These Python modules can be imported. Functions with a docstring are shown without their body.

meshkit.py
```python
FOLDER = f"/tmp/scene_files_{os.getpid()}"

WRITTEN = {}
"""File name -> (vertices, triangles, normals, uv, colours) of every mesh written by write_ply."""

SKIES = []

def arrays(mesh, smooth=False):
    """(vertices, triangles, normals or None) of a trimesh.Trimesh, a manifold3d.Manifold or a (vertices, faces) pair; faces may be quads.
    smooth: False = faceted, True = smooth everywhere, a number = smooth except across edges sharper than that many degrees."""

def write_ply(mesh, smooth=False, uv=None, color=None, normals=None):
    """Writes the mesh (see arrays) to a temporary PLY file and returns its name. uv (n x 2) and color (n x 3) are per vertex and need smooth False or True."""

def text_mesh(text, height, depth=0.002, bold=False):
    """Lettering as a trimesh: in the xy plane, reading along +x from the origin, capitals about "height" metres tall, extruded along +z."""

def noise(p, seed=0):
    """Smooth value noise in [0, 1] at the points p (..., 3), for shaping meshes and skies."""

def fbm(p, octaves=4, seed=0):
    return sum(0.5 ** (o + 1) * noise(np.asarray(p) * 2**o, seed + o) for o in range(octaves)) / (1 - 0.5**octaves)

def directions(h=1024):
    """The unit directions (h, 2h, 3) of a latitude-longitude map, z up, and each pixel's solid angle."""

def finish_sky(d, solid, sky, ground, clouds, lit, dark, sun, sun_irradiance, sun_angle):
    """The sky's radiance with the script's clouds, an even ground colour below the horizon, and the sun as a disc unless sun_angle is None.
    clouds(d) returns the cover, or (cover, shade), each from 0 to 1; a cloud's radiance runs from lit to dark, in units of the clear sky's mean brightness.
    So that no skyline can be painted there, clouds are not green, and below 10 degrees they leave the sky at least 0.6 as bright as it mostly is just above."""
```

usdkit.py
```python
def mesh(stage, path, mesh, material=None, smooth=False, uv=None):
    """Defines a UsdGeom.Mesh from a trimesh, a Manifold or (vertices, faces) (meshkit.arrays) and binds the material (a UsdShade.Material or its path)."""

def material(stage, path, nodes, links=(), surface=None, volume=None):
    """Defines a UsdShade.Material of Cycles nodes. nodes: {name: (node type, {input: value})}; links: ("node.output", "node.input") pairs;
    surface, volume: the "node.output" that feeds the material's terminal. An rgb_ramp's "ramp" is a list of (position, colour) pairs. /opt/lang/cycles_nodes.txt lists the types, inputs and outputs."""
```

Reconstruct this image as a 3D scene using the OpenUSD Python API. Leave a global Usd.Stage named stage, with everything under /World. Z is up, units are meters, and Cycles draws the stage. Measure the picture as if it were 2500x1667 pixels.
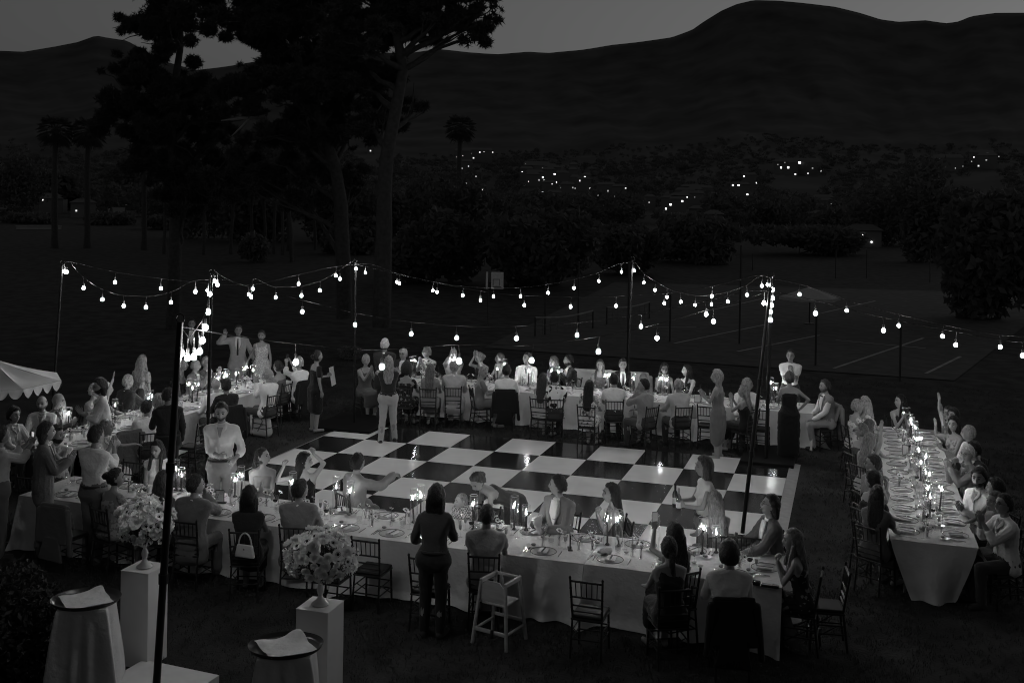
import math, random
import numpy as np, trimesh, usdkit, meshkit
from scipy import sparse
from manifold3d import Manifold, OpType, Mesh
from pxr import Usd, UsdGeom, UsdLux, UsdShade, Gf, Sdf, Vt
random.seed(7); RN = np.random.default_rng(7)
stage = Usd.Stage.CreateInMemory()
UsdGeom.SetStageUpAxis(stage, UsdGeom.Tokens.z); UsdGeom.SetStageMetersPerUnit(stage, 1.0)
UsdGeom.Xform.Define(stage, '/World'); UsdGeom.Scope.Define(stage, '/World/Looks')
# ------------------------------------------------------------------ camera, sky, exposure
FOC, CAM, YAW, PIT, ROL, CX, CY = 2638.9, np.array([8.79, -22.0353, 5.247]), -.3062, .0101, .0158, 1250., 501.2
EXPOSURE, SKY_STRENGTH, SUN_ELEV, SUN_AZ = 0.0, 0.15, math.radians(-.1), math.radians(30)
BULB, FLAME = 172.0, 330.0
_f = np.array([math.sin(YAW)*math.cos(PIT), math.cos(YAW)*math.cos(PIT), -math.sin(PIT)])
_r = np.array([math.cos(YAW), -math.sin(YAW), 0]); _u = np.cross(_r, _f)
_c, _s = math.cos(ROL), math.sin(ROL)
ROT = np.array([_c*_r+_s*_u, -_s*_r+_c*_u, _f])
cam = UsdGeom.Camera.Define(stage, '/World/camera')
cam.CreateFocalLengthAttr(FOC/2500*36); cam.CreateHorizontalApertureAttr(36.0); cam.CreateVerticalApertureAttr(36.0*682/1024)
cam.CreateVerticalApertureOffsetAttr(-(833.5-CY)/2500*36); cam.CreateClippingRangeAttr(Gf.Vec2f(.1, 20000)); cam.CreateExposureAttr(EXPOSURE)
_m = np.eye(4); _m[0, :3], _m[1, :3], _m[2, :3], _m[3, :3] = ROT[0], ROT[1], -ROT[2], CAM
cam.AddTransformOp().Set(Gf.Matrix4d(*_m.ravel().tolist()))
mat_sky = usdkit.material(stage, '/World/Looks/dusk_sky', {
    's': ('sky_texture', {'sky_type': 'single_scattering', 'sun_disc': False, 'sun_elevation': SUN_ELEV, 'sun_rotation': SUN_AZ, 'altitude': 150., 'air_density': 1.0, 'aerosol_density': 3.0, 'ozone_density': 1.0}),
    'g': ('rgb_to_bw', {}), 'c': ('combine_color', {'color_type': 'rgb'}), 'b': ('background_shader', {'strength': SKY_STRENGTH})},
    [('s.color', 'g.color'), ('g.val', 'c.r'), ('g.val', 'c.g'), ('g.val', 'c.b'), ('c.color', 'b.color')], surface='b.background')
dome = UsdLux.DomeLight.Define(stage, '/World/sky')
UsdShade.MaterialBindingAPI.Apply(dome.GetPrim()).Bind(mat_sky)
dome.GetPrim().SetCustomDataByKey('kind', 'structure')

# ------------------------------------------------------------------ picture-to-place helpers
KZ = 625/2350
RG = {'R0': (0, 850), 'R4': (400, 750), 'R5': (400, 1000), 'R7': (850, 800), 'R8': (900, 1100), 'Q1': (1350, 800), 'Q2': (1500, 1050), 'Q4': (1875, 900), 'Q5': (1875, 1150), 'Z1': (0, 600)}
def full(reg, x, y):
    return (RG[reg][0]+x*KZ, RG[reg][1]+y*KZ) if reg else (x, y)
def ray(px, py):
    return np.array([(px-CX)/FOC, -(py-CY)/FOC, 1]) @ ROT
def at(px, py, z=0.):
    d = ray(px, py); return CAM+(z-CAM[2])/d[2]*d
def at_depth(px, py, d):
    return CAM+ray(px, py)*d
def depth(p):
    return float((np.asarray(p)-CAM) @ ROT[2])

# ------------------------------------------------------------------ scene helpers
ORD = 'first second third fourth fifth sixth seventh eighth ninth tenth eleventh twelfth thirteenth fourteenth fifteenth sixteenth seventeenth eighteenth nineteenth twentieth twenty-first twenty-second twenty-third twenty-fourth twenty-fifth twenty-sixth twenty-seventh twenty-eighth twenty-ninth thirtieth'.split()
COUNT = {}
def numbered(parent, name):
    k = (parent, name); n = COUNT.get(k, 0); COUNT[k] = n+1
    return f'{parent}/{name}' + (f'_{n:03d}' if n else '')
def tag(prim, label=None, cat=None, group=None, kind=None):
    for k, v in (('label', label), ('category', cat), ('group', group), ('kind', kind)):
        if v: prim.SetCustomDataByKey(k, v)
def thing(name, label, cat, loc=(0, 0, 0), h=0., group=None, scale=None, kind=None):
    x = UsdGeom.Xform.Define(stage, numbered('/World', name))
    x.AddTranslateOp().Set(Gf.Vec3d(*map(float, loc))); x.AddRotateZOp().Set(float(-h))
    if scale: x.AddScaleOp().Set(Gf.Vec3f(scale, scale, scale))
    tag(x.GetPrim(), label, cat, group, kind)
    return str(x.GetPath())
def part(parent, name, mesh, m, smooth=False, label=None, kind=None):
    p = usdkit.mesh(stage, numbered(parent, name), mesh, m, smooth=smooth)
    tag(p.GetPrim(), label, kind=kind)
    return str(p.GetPath())
part_ = part
def solo(name, mesh, m, label=None, cat=None, group=None, kind=None, smooth=False):
    p = usdkit.mesh(stage, numbered('/World', name), mesh, m, smooth=smooth)
    tag(p.GetPrim(), label, cat, group, kind); return str(p.GetPath())
class Proto:
    """First placement is built, later ones refer to it."""
    def __init__(self, name, cat, build): self.name, self.cat, self.build, self.first = name, cat, build, None
    def place(self, loc, h, label, group=None):
        t = thing(self.name, label, self.cat, loc, h, group)
        if self.first is None:
            self.first = t; self.build(t)
        else:
            p = stage.GetPrimAtPath(t); p.GetReferences().AddInternalReference(self.first); p.SetInstanceable(True)
        return t
# ------------------------------------------------------------------ mesh helpers
def cat_(*ms): return trimesh.util.concatenate([m for m in ms if m is not None])
def box(lo, hi):
    lo, hi = np.minimum(lo, hi), np.maximum(lo, hi)
    b = trimesh.creation.box(hi-lo); b.apply_translation((lo+hi)/2); return b
def tube(pts, rad, n=8, caps=True):
    p = np.asarray(pts, float); rad = np.broadcast_to(np.asarray(rad, float), (len(p),))
    t = np.gradient(p, axis=0); t /= np.linalg.norm(t, axis=1, keepdims=True)+1e-12
    ref = np.array([0, 0, 1.]) if abs(t[:, 2]).mean() < .8 else np.array([1., 0, 0])
    a = np.cross(t, ref); a /= np.linalg.norm(a, axis=1, keepdims=True)+1e-12; b = np.cross(t, a)
    an = np.arange(n)*2*np.pi/n
    v = p[:, None]+rad[:, None, None]*(np.cos(an)[None, :, None]*a[:, None]+np.sin(an)[None, :, None]*b[:, None])
    f = []
    i, j = np.meshgrid(np.arange(len(p)-1), np.arange(n), indexing='ij')
    q = np.stack([i*n+j, i*n+(j+1) % n, (i+1)*n+(j+1) % n, (i+1)*n+j], -1).reshape(-1, 4)
    f = np.vstack([q[:, [0, 2, 1]], q[:, [0, 3, 2]]]); v = v.reshape(-1, 3)
    if caps:
        k = len(v); v = np.vstack([v, p[0], p[-1]]); e = (len(p)-1)*n; js = np.arange(n)
        f = np.vstack([f, np.stack([np.full(n, k), js, (js+1) % n], 1), np.stack([np.full(n, k+1), e+(js+1) % n, e+js], 1)])
    return trimesh.Trimesh(v, f, process=False)
def lathe(prof, n=16):
    """Closed or open profile of (radius, z)."""
    p = np.asarray(prof, float); an = np.arange(n)*2*np.pi/n
    v = np.stack([p[:, None, 0]*np.cos(an), p[:, None, 0]*np.sin(an), np.repeat(p[:, 1:2], n, 1)], -1).reshape(-1, 3)
    i, j = np.meshgrid(np.arange(len(p)-1), np.arange(n), indexing='ij')
    q = np.stack([i*n+j, i*n+(j+1) % n, (i+1)*n+(j+1) % n, (i+1)*n+j], -1).reshape(-1, 4)
    m = trimesh.Trimesh(v, np.vstack([q[:, [0, 1, 2]], q[:, [0, 2, 3]]]), process=False)
    return m
def ell(c, r, sub=1):
    m = trimesh.creation.icosphere(subdivisions=sub); m.vertices = m.vertices*np.asarray(r)+np.asarray(c); return m
def moved(m, loc=(0, 0, 0), rz=0., rx=0., ry=0., s=1.):
    m = m.copy(); R = trimesh.transformations.euler_matrix(rx, ry, rz)
    R[:3, :3] *= s; R[:3, 3] = loc; m.apply_transform(R); return m
def rbox(lo, hi, r=.02):
    lo, hi = np.asarray(lo, float), np.asarray(hi, float); lo, hi = np.minimum(lo, hi), np.maximum(lo, hi)
    r = min(r, *(((hi-lo)/2.01).tolist()))
    pts = np.array([[x, y, z] for x in (lo[0]+r, hi[0]-r) for y in (lo[1]+r, hi[1]-r) for z in (lo[2]+r, hi[2]-r)])
    return Manifold.hull_points((pts[:, None]+ICO1[None]*r).reshape(-1, 3))
ICO0 = trimesh.creation.icosphere(subdivisions=0).vertices
ICO1 = trimesh.creation.icosphere(subdivisions=1).vertices
ICO3 = trimesh.creation.icosphere(subdivisions=3)
def H(*ss, v=None):
    v = ICO1 if v is None else v
    return Manifold.hull_points(np.vstack([v*np.asarray(r)+np.asarray(p, float) for p, r in ss]))
def U(l): return Manifold.batch_boolean(l, OpType.Add)
def tri(m):
    a = m.to_mesh(); return trimesh.Trimesh(np.asarray(a.vert_properties[:, :3], float), np.asarray(a.tri_verts), process=False)
def man(t): return Manifold(Mesh(np.asarray(t.vertices, np.float32), np.asarray(t.faces, np.uint32)))
def smoothed(t, it=6):
    v, f = np.asarray(t.vertices, float), np.asarray(t.faces)
    n = len(v); i = np.concatenate([f[:, 0], f[:, 1], f[:, 2], f[:, 1], f[:, 2], f[:, 0]]); j = np.concatenate([f[:, 1], f[:, 2], f[:, 0], f[:, 0], f[:, 1], f[:, 2]])
    A = sparse.csr_matrix((np.ones(len(i)), (i, j)), (n, n)); A.data[:] = 1
    d = np.maximum(np.asarray(A.sum(1)).ravel(), 1); L = sparse.diags(1/d) @ A
    for _ in range(it):
        v = v+.5*(L @ v-v); v = v-.52*(L @ v-v)
    t = t.copy(); t.vertices = v; return t
def soft(m, L=.05, it=6, tol=.0015):
    m = man(smoothed(tri(m.refine_to_length(L)), it))
    return m.simplify(tol) if tol else m
# ------------------------------------------------------------------ materials (a black-and-white picture: every colour is a grey)
LOOKS = {}
def g3(a): return (a, a, a)
def M(name, a, rough=.6, var=.12, vscale=9., bump=0., bscale=60., spec=.4, metal=0., sheen=0., stretch=None, coat=0., trans=0.):
    if name in LOOKS: return LOOKS[name]
    n = {'geo': ('geometry', {}), 'map': ('mapping', {'scale': stretch or (1., 1., 1.)}), 'n': ('noise_texture', {'scale': float(vscale), 'detail': 4.}),
         'r': ('rgb_ramp', {'ramp': [(.25, g3(a*(1-var))), (.75, g3(a*(1+var)))]}),
         'p': ('principled_bsdf', {'roughness': rough, 'specular_ior_level': spec, 'metallic': metal, 'sheen_weight': sheen, 'coat_weight': coat})}
    l = [('geo.position', 'map.vector'), ('map.vector', 'n.vector'), ('n.fac', 'r.fac'), ('r.color', 'p.base_color')]
    if bump:
        n['bn'] = ('noise_texture', {'scale': float(bscale), 'detail': 3.}); n['b'] = ('bump', {'strength': bump, 'distance': .02})
        l += [('map.vector', 'bn.vector'), ('bn.fac', 'b.height'), ('b.normal', 'p.normal')]
    out = 'p.BSDF'
    if trans:
        n['t'] = ('translucent_bsdf', {'color': g3(a)}); n['mx'] = ('mix_closure', {'fac': trans})
        l += [('p.BSDF', 'mx.closure1'), ('t.BSDF', 'mx.closure2')]; out = 'mx.closure'
    LOOKS[name] = usdkit.material(stage, f'/World/Looks/{name}', n, l, surface=out); return LOOKS[name]
def emit(name, s):
    if name not in LOOKS: LOOKS[name] = usdkit.material(stage, f'/World/Looks/{name}', {'e': ('emission', {'color': (1., 1., 1.), 'strength': float(s)})}, [], surface='e.emission')
    return LOOKS[name]
def glass(name='clear_glass', tint=.97, k=.8, rough=.02):
    """Thin glass: clear face-on, shiny and faintly milky towards its edges."""
    if name not in LOOKS:
        LOOKS[name] = usdkit.material(stage, f'/World/Looks/{name}', {'w': ('layer_weight', {'blend': .5}), 'p': ('math', {'math_type': 'power', 'value2': 4.5}), 'q': ('math', {'math_type': 'multiply_add', 'value2': float(k), 'value3': .06}), 't': ('transparent_bsdf', {'color': g3(tint)}), 'g': ('glossy_bsdf', {'color': (1., 1., 1.), 'roughness': rough}),
            'd': ('diffuse_bsdf', {'color': g3(.8)}), 'l': ('translucent_bsdf', {'color': g3(.8)}), 'dl': ('mix_closure', {'fac': .6}), 'gd': ('mix_closure', {'fac': .22}), 'm': ('mix_closure', {})},
            [('w.facing', 'p.value1'), ('p.value', 'q.value1'), ('q.value', 'm.fac'), ('d.BSDF', 'dl.closure1'), ('l.BSDF', 'dl.closure2'), ('g.BSDF', 'gd.closure1'), ('dl.closure', 'gd.closure2'), ('t.BSDF', 'm.closure1'), ('gd.closure', 'm.closure2')], surface='m.closure')
    return LOOKS[name]
def pattern(name, a, b, scale, cut=.5, kind='noise', rough=.7):
    if name in LOOKS: return LOOKS[name]
    if kind == 'noise': tex, fac = ('noise_texture', {'scale': float(scale), 'detail': 1.5}), 't.fac'
    elif kind == 'voronoi': tex, fac = ('voronoi_texture', {'scale': float(scale)}), 't.distance'
    else: tex, fac = ('checker_texture', {'scale': float(scale), 'color1': (1., 1., 1.), 'color2': (0., 0., 0.)}), 't.fac'
    LOOKS[name] = usdkit.material(stage, f'/World/Looks/{name}', {'c': ('texture_coordinate', {}), 't': tex, 'r': ('rgb_ramp', {'ramp': [(cut-.02, g3(a)), (cut+.02, g3(b))]}), 'p': ('principled_bsdf', {'roughness': rough, 'specular_ior_level': .2})},
        [('c.object', 't.vector'), (fac, 'r.fac'), ('r.color', 'p.base_color')], surface='p.BSDF')
    return LOOKS[name]
def cloth(a): 
    a = round(a, 2); return M(f'fabric_{int(a*100):02d}', a, .8, .08, 14, .35, 26, .2, sheen=.15)
def hairm(a):
    a = round(a, 2); return M(f'hair_{int(a*100):02d}', a, .45, .65, 14, .9, 40, .4, stretch=(4., 4., 1.))
def skinm(a):
    a = round(a, 2); return M(f'skin_{int(a*100):02d}', a, .5, .06, 30, .08, 90, .4)
# ------------------------------------------------------------------ ground, lower ground, hills
def grass_mat(name, a):
    return M(name, a, .95, .55, 1.3, .9, 25, .1)
m_lawn = grass_mat('lawn_grass', .035)
EDGE = [at(-300, 868), at(500, 864), at(1300, 868), at(1900, 905), at(2500, 962), at(3200, 1050)]
def sheet(poly, z, m, name, kind='structure', label=None, cat=None):
    v = np.array([[p[0], p[1], z] for p in poly]); f = [[0, i, i+1] for i in range(1, len(v)-1)]
    return solo(name, (v, np.array(f)), m, label, cat, kind=kind)
# lawn: strip of quads from behind the camera up to the edge, then bank down to the lower ground
def ground():
    e = np.array([[-160., 40.]]+[[p[0], p[1]] for p in EDGE]+[[120., -40.]])
    xs = np.concatenate([np.linspace(a, b, 9)[:-1] for a, b in zip(e[:-1, 0], e[1:, 0])]+[[e[-1, 0]]]); ys = np.concatenate([np.linspace(a, b, 9)[:-1] for a, b in zip(e[:-1, 1], e[1:, 1])]+[[e[-1, 1]]])
    n = len(xs)
    back = np.stack([np.linspace(-140, 140, n), np.full(n, -90.), np.zeros(n)], 1)
    rows = [back]
    for t in (.5, .8, .95): rows.append(np.stack([back[:, 0]+(xs-back[:, 0])*t, back[:, 1]+(ys-back[:, 1])*t, np.zeros(n)], 1))
    rows.append(np.stack([xs, ys, 0*xs], 1)); rows.append(np.stack([xs, ys+1.2, 0*xs-.25], 1)); rows.append(np.stack([xs*1.02, ys+9, 0*xs-2.6], 1))
    v = np.vstack(rows); R = len(rows); i, j = np.meshgrid(np.arange(R-1), np.arange(n-1), indexing='ij')
    q = np.stack([i*n+j, i*n+j+1, (i+1)*n+j+1, (i+1)*n+j], -1).reshape(-1, 4)
    solo('lawn', (v, q), m_lawn, kind='structure', smooth=True)
ground()
LOW = -2.5
m_far = grass_mat('park_ground', .04)
a = np.linspace(0, 2*np.pi, 49)[:-1]
vv = np.vstack([[0, 0, LOW]]+[[900*math.cos(t), 900*math.sin(t), LOW] for t in a]); solo('lower_ground', (vv, np.array([[0, i+1, (i+1) % 48+1] for i in range(48)])), m_far, kind='structure')
RIDGE = np.array([(-1500, 120), (-600, 150), (0, 125), (60, 127), (130, 115), (190, 103), (235, 88), (255, 92), (310, 100), (400, 150), (480, 172), (570, 160), (640, 148), (760, 130), (900, 128), (1000, 130), (1070, 120), (1140, 128), (1215, 133), (1290, 127), (1340, 130), (1420, 122), (1500, 110), (1560, 103), (1640, 92), (1690, 73), (1720, 52), (1760, 27), (1800, 10), (1840, 1), (1900, 2), (1960, 8), (2040, 17), (2100, 32), (2150, 48), (2195, 54), (2260, 50), (2310, 57), (2340, 53), (2370, 41), (2430, 33), (2500, 32), (2900, 90), (4000, 200)], float)
_az = []; _tn = []
for px, py in RIDGE:
    d = ray(px, py); _az.append(math.atan2(d[0], d[1])); _tn.append(d[2]/math.hypot(d[0], d[1]))
_az, _tn = np.array(_az), np.array(_tn)
R0, R1 = 420., 2600.
def hill_z(az, r):
    t = np.clip((r-R0)/(R1-R0), 0, 1)
    tn = np.interp(az, _az, _tn, left=_tn[0]*.7, right=_tn[-1]*.7)
    x, y = np.sin(az)*r, np.cos(az)*r
    n = meshkit.fbm(np.stack([x/260, y/260, 0*x], -1), 5, 3)-.5
    w = np.clip(t*(1-t)*4, 0, 1)
    rid = np.abs(meshkit.fbm(np.stack([az*22+r/900, r/2600, 0*x], -1), 5, 9)-.5)
    z = r*tn*(t**1.5)*(1-w*.20*(.5-rid*1.6)) + w*n*26
    fine = (meshkit.fbm(np.stack([x/70, y/70, 0*x], -1), 4, 5)-.5)*np.clip(t*3, 0, 1)*2
    return CAM[2]*np.clip(t*3, 0, 1)+z+fine+LOW*(1-np.clip(t*3, 0, 1))-1.2*(1-np.clip(t*20, 0, 1))
def hills():
    az = np.linspace(YAW-1.1, YAW+1.1, 520); rr = R0+(R1-R0)*np.linspace(0, 1, 110)**1.2; rr = np.append(rr, [2900., 3600.])
    A, Rr = np.meshgrid(az, rr, indexing='ij'); z = hill_z(A, Rr); z[:, -2] = z[:, -3]*.8; z[:, -1] = -20
    v = np.stack([CAM[0]+np.sin(A)*Rr, CAM[1]+np.cos(A)*Rr, z], -1).reshape(-1, 3); n = len(rr)
    i, j = np.meshgrid(np.arange(len(az)-1), np.arange(n-1), indexing='ij')
    q = np.stack([i*n+j, (i+1)*n+j, (i+1)*n+j+1, i*n+j+1], -1).reshape(-1, 4)
    solo('mountain', (v, q), M('mountain_scrub', .055, .95, .45, .011, .0, .12, .1), kind='structure', smooth=True)
hills()
# ------------------------------------------------------------------ the building whose balcony the picture is taken from
hb = thing('hotel_building', 'plain stucco building behind the viewpoint, outside the picture', 'building', (8, -23.1, 0), 0)
part(hb, 'wall', box((-26, -8, 0), (26, 0, 14)), M('hotel_stucco', .15, .9)); part(hb, 'roof', box((-26.6, -8.6, 14), (26.6, .8, 14.3)), M('hotel_roof', .12, .9))
for k in range(12):
    for z in (.9, 5.0, 9.4): part(hb, 'window', box((-24+k*4.2, -.02, z), (-22+k*4.2, .03, z+1.9)), M('dark_pane', .02, .08, spec=.6))
# ------------------------------------------------------------------ tennis court beyond the lawn
m_white = M('white_paint', .75, .5); m_dark = M('black_metal', .03, .4, spec=.5); m_grey = M('grey_metal', .25, .45)
def strip(p, q, w, z):
    p, q = np.array(p[:2]), np.array(q[:2]); d = (q-p)/np.linalg.norm(q-p); n = np.array([-d[1], d[0]])*w/2
    v = np.array([[*(p+n), z], [*(p-n), z], [*(q-n), z], [*(q+n), z]]); return trimesh.Trimesh(v, [[0, 1, 2], [0, 2, 3]], process=False)
tc = thing('tennis_court', 'dim hard tennis court with pale painted lines beyond the lawn', 'tennis court', (0, 0, 0))
P = [at(1180, 850, LOW), at(2330, 930, LOW), at(2600, 720, LOW), at(1500, 690, LOW)]
part(tc, 'court_surface', (np.array([[p[0], p[1], LOW+.03] for p in P]), np.array([[0, 1, 2], [0, 2, 3]])), M('court_surface', .038, .95, .5, 1.3))
for a_, b_ in (((1646, 840), (1888, 790)), ((2005, 766), (2137, 736)), ((2036, 901), (2254, 827)), ((2260, 914), (2345, 872)), ((1800, 860), (2000, 820)), ((1730, 760), (1900, 722)), ((1580, 800), (1700, 800)), ((1690, 735), (1790, 745)), ((2040, 832), (2260, 852))):
    part(tc, 'court_line', strip(at(*a_, LOW), at(*b_, LOW), .16, LOW+.045), M('court_paint', .26, .8, .35, 1.5))
for k, (a_, b_) in enumerate((((1306, 822), (1447, 803)), ((1481, 793), (1585, 778)))):
    p, q = at(*a_, LOW), at(*b_, LOW)
    t = thing('tennis_net', ['nearer sagging tennis net with white band behind the long table', 'farther tennis net with white band beside the lit wires'][k], 'net', (0, 0, 0))
    for e in (p, q): part(t, 'net_post', tube([[e[0], e[1], LOW], [e[0], e[1], LOW+1.07]], .05, 8), m_dark)
    tt = np.linspace(0, 1, 9)[:, None]; top = p+(q-p)*tt; top[:, 2] = LOW+1.05-.15*np.sin(np.pi*tt[:, 0])
    part(t, 'net_band', tube(top, .05, 6), M('court_paint', .26, .8, .35, 1.5))
    bot = top.copy(); bot[:, 2] = LOW+.08
    ncords = [tube([u_, v_], .008, 4) for u_, v_ in zip(top, bot)]+[tube(top*(1-s)+bot*s, .008, 4) for s in (.25, .5, .75)]
    part(t, 'mesh_cords', cat_(*ncords), m_dark)
for k, (x, y0, y1) in enumerate(sorted(((1411, 640, 800), (1532, 640, 888), (1805, 600, 840), (1330, 690, 818), (1837, 620, 660), (2040, 610, 680), (2115, 610, 680), (1635, 720, 835), (1991, 770, 893), (2197, 795, 930), (2270, 610, 690), (1195, 590, 640)))):
    d = at(x, y1, LOW); hgt = (y1-y0)*depth(d)/FOC
    t = thing('fence_post', f'{ORD[k]} slim dark court fence post from the left', 'fence post', d, 0, 'slim dark posts around the tennis court')
    part(t, 'post', tube([[0, 0, 0], [0, 0, hgt]], .05, 8), m_dark); part(t, 'cap', ell((0, 0, hgt), (.06, .06, .04)), m_dark)
# basketball backboard
d = 62.; c = at_depth(1214, 685, d); bh = 41*d/FOC; bw = 30*d/FOC
t = thing('basketball_hoop', 'pale basketball backboard with dark rim and target square', 'basketball hoop', (c[0], c[1], 0), -17)
z = c[2]
part(t, 'backboard', rbox((-bw/2, -.03, z-bh/2), (bw/2, .03, z+bh/2), .02), m_white)
for lo, hi in (((-.25, -.035, z+.05), (.15, -.032, z+.09)), ((-.25, -.035, z-.3), (-.21, -.032, z+.05)), ((.11, -.035, z-.3), (.15, -.032, z+.05))): part(t, 'target_line', box(lo, hi), m_grey)
rr_ = [(.23*math.cos(k), -.28+.23*math.sin(k), z-.33) for k in np.linspace(0, 2*np.pi, 17)]; part(t, 'rim', tube(rr_, .012, 6, False), m_dark)
part(t, 'pole', tube([(-.55, .5, LOW), (-.55, .5, z-.2), (0, .05, z)], .06, 8), m_dark); part(t, 'side_panel', rbox((-bw/2-.30, -.02, z-bh/2), (-bw/2-.18, .02, z+bh/2), .01), m_white)
# big garden umbrella on the court
c = at(1976, 792, LOW); D = depth(c); top = (792-700)*D/FOC
t = thing('market_umbrella', 'pale open parasol standing on the dark tennis court', 'umbrella', c, 0)
part(t, 'pole', tube([(0, 0, 0), (0, 0, top)], .04, 8), m_dark)
w = 75*D/FOC
cor = [(w*math.cos(k), w*math.sin(k), top-.62) for k in np.arange(6)*math.pi/3+.3]
for k in range(6): part(t, 'canopy_panel', (np.array([(0, 0, top), cor[k], cor[(k+1) % 6], tuple(np.array(cor[k])*(1, 1, 1)-(0, 0, .18)), tuple(np.array(cor[(k+1) % 6])-(0, 0, .18))]), np.array([[0, 1, 2], [1, 3, 4], [1, 4, 2]])), M('canvas_grey', .35, .8))
part(t, 'base', lathe([(0, .0), (.3, 0), (.3, .08), (.05, .12), (0, .12)]), m_dark)
# ------------------------------------------------------------------ trees
m_bark = M('bark', .055, .9, .4, 6, .8, 18); m_needle = M('pine_needles', .05, .75, .4, .8, trans=.25); m_leaf = M('dark_leaves', .075, .7, .4, 1.2, trans=.25); m_palm = M('palm_fronds', .06, .6, .3, 2, trans=.2)
def tufts(C, R, n, size, blades=4, rng=RN):
    """n needle tufts spread through ellipsoids (centres C, radii R); thin tapering triangles."""
    C, R = np.asarray(C, float), np.asarray(R, float); vol = np.prod(R, 1)**.85; k = rng.choice(len(C), n, p=vol/vol.sum())
    d = rng.normal(size=(n, 3)); d /= np.linalg.norm(d, axis=1, keepdims=True); rad = rng.uniform(0, 1, n)**.45*rng.choice([1., 1., 1., 1.35], n)
    p = C[k]+d*R[k]*rad[:, None]
    B = blades; dirs = rng.normal(size=(n, B, 3))+d[:, None]*.9+np.array([0, 0, .25]); dirs /= np.linalg.norm(dirs, axis=2, keepdims=True)
    s = size*rng.uniform(.6, 1.3, (n, B, 1)); side = np.cross(dirs, rng.normal(size=(n, B, 3))); side /= np.linalg.norm(side, axis=2, keepdims=True)
    b0 = p[:, None]+side*s*.13; b1 = p[:, None]-side*s*.13; e = p[:, None]+dirs*s
    v = np.stack([b0, b1, e], 2).reshape(-1, 3); return v, np.arange(len(v)).reshape(-1, 3)
def leaves(C, R, n, size, rng=RN):
    C, R = np.asarray(C, float), np.asarray(R, float); vol = np.prod(R, 1)**.8; k = rng.choice(len(C), n, p=vol/vol.sum())
    d = rng.normal(size=(n, 3)); d /= np.linalg.norm(d, axis=1, keepdims=True); p = C[k]+d*R[k]*(rng.uniform(0, 1, n)**.33)[:, None]
    a_ = rng.normal(size=(n, 3)); a_ /= np.linalg.norm(a_, axis=1, keepdims=True); b_ = np.cross(a_, rng.normal(size=(n, 3))); b_ /= np.linalg.norm(b_, axis=1, keepdims=True)
    s = size*rng.uniform(.6, 1.3, (n, 1)); v = np.stack([p-a_*s, p+b_*s*.45, p+a_*s, p-b_*s*.45], 1).reshape(-1, 3)
    return v, np.arange(len(v)).reshape(-1, 4)
def wob(p, q, n, amp, rng=RN):
    t = np.linspace(0, 1, n)[:, None]; p, q = np.asarray(p, float), np.asarray(q, float)
    L = np.linalg.norm(q-p); off = rng.normal(size=(n, 3))*amp*L*np.sin(np.pi*t)**.7; off = np.cumsum(off, 0)*.4*np.sin(np.pi*t); return p+(q-p)*t+off
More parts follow.
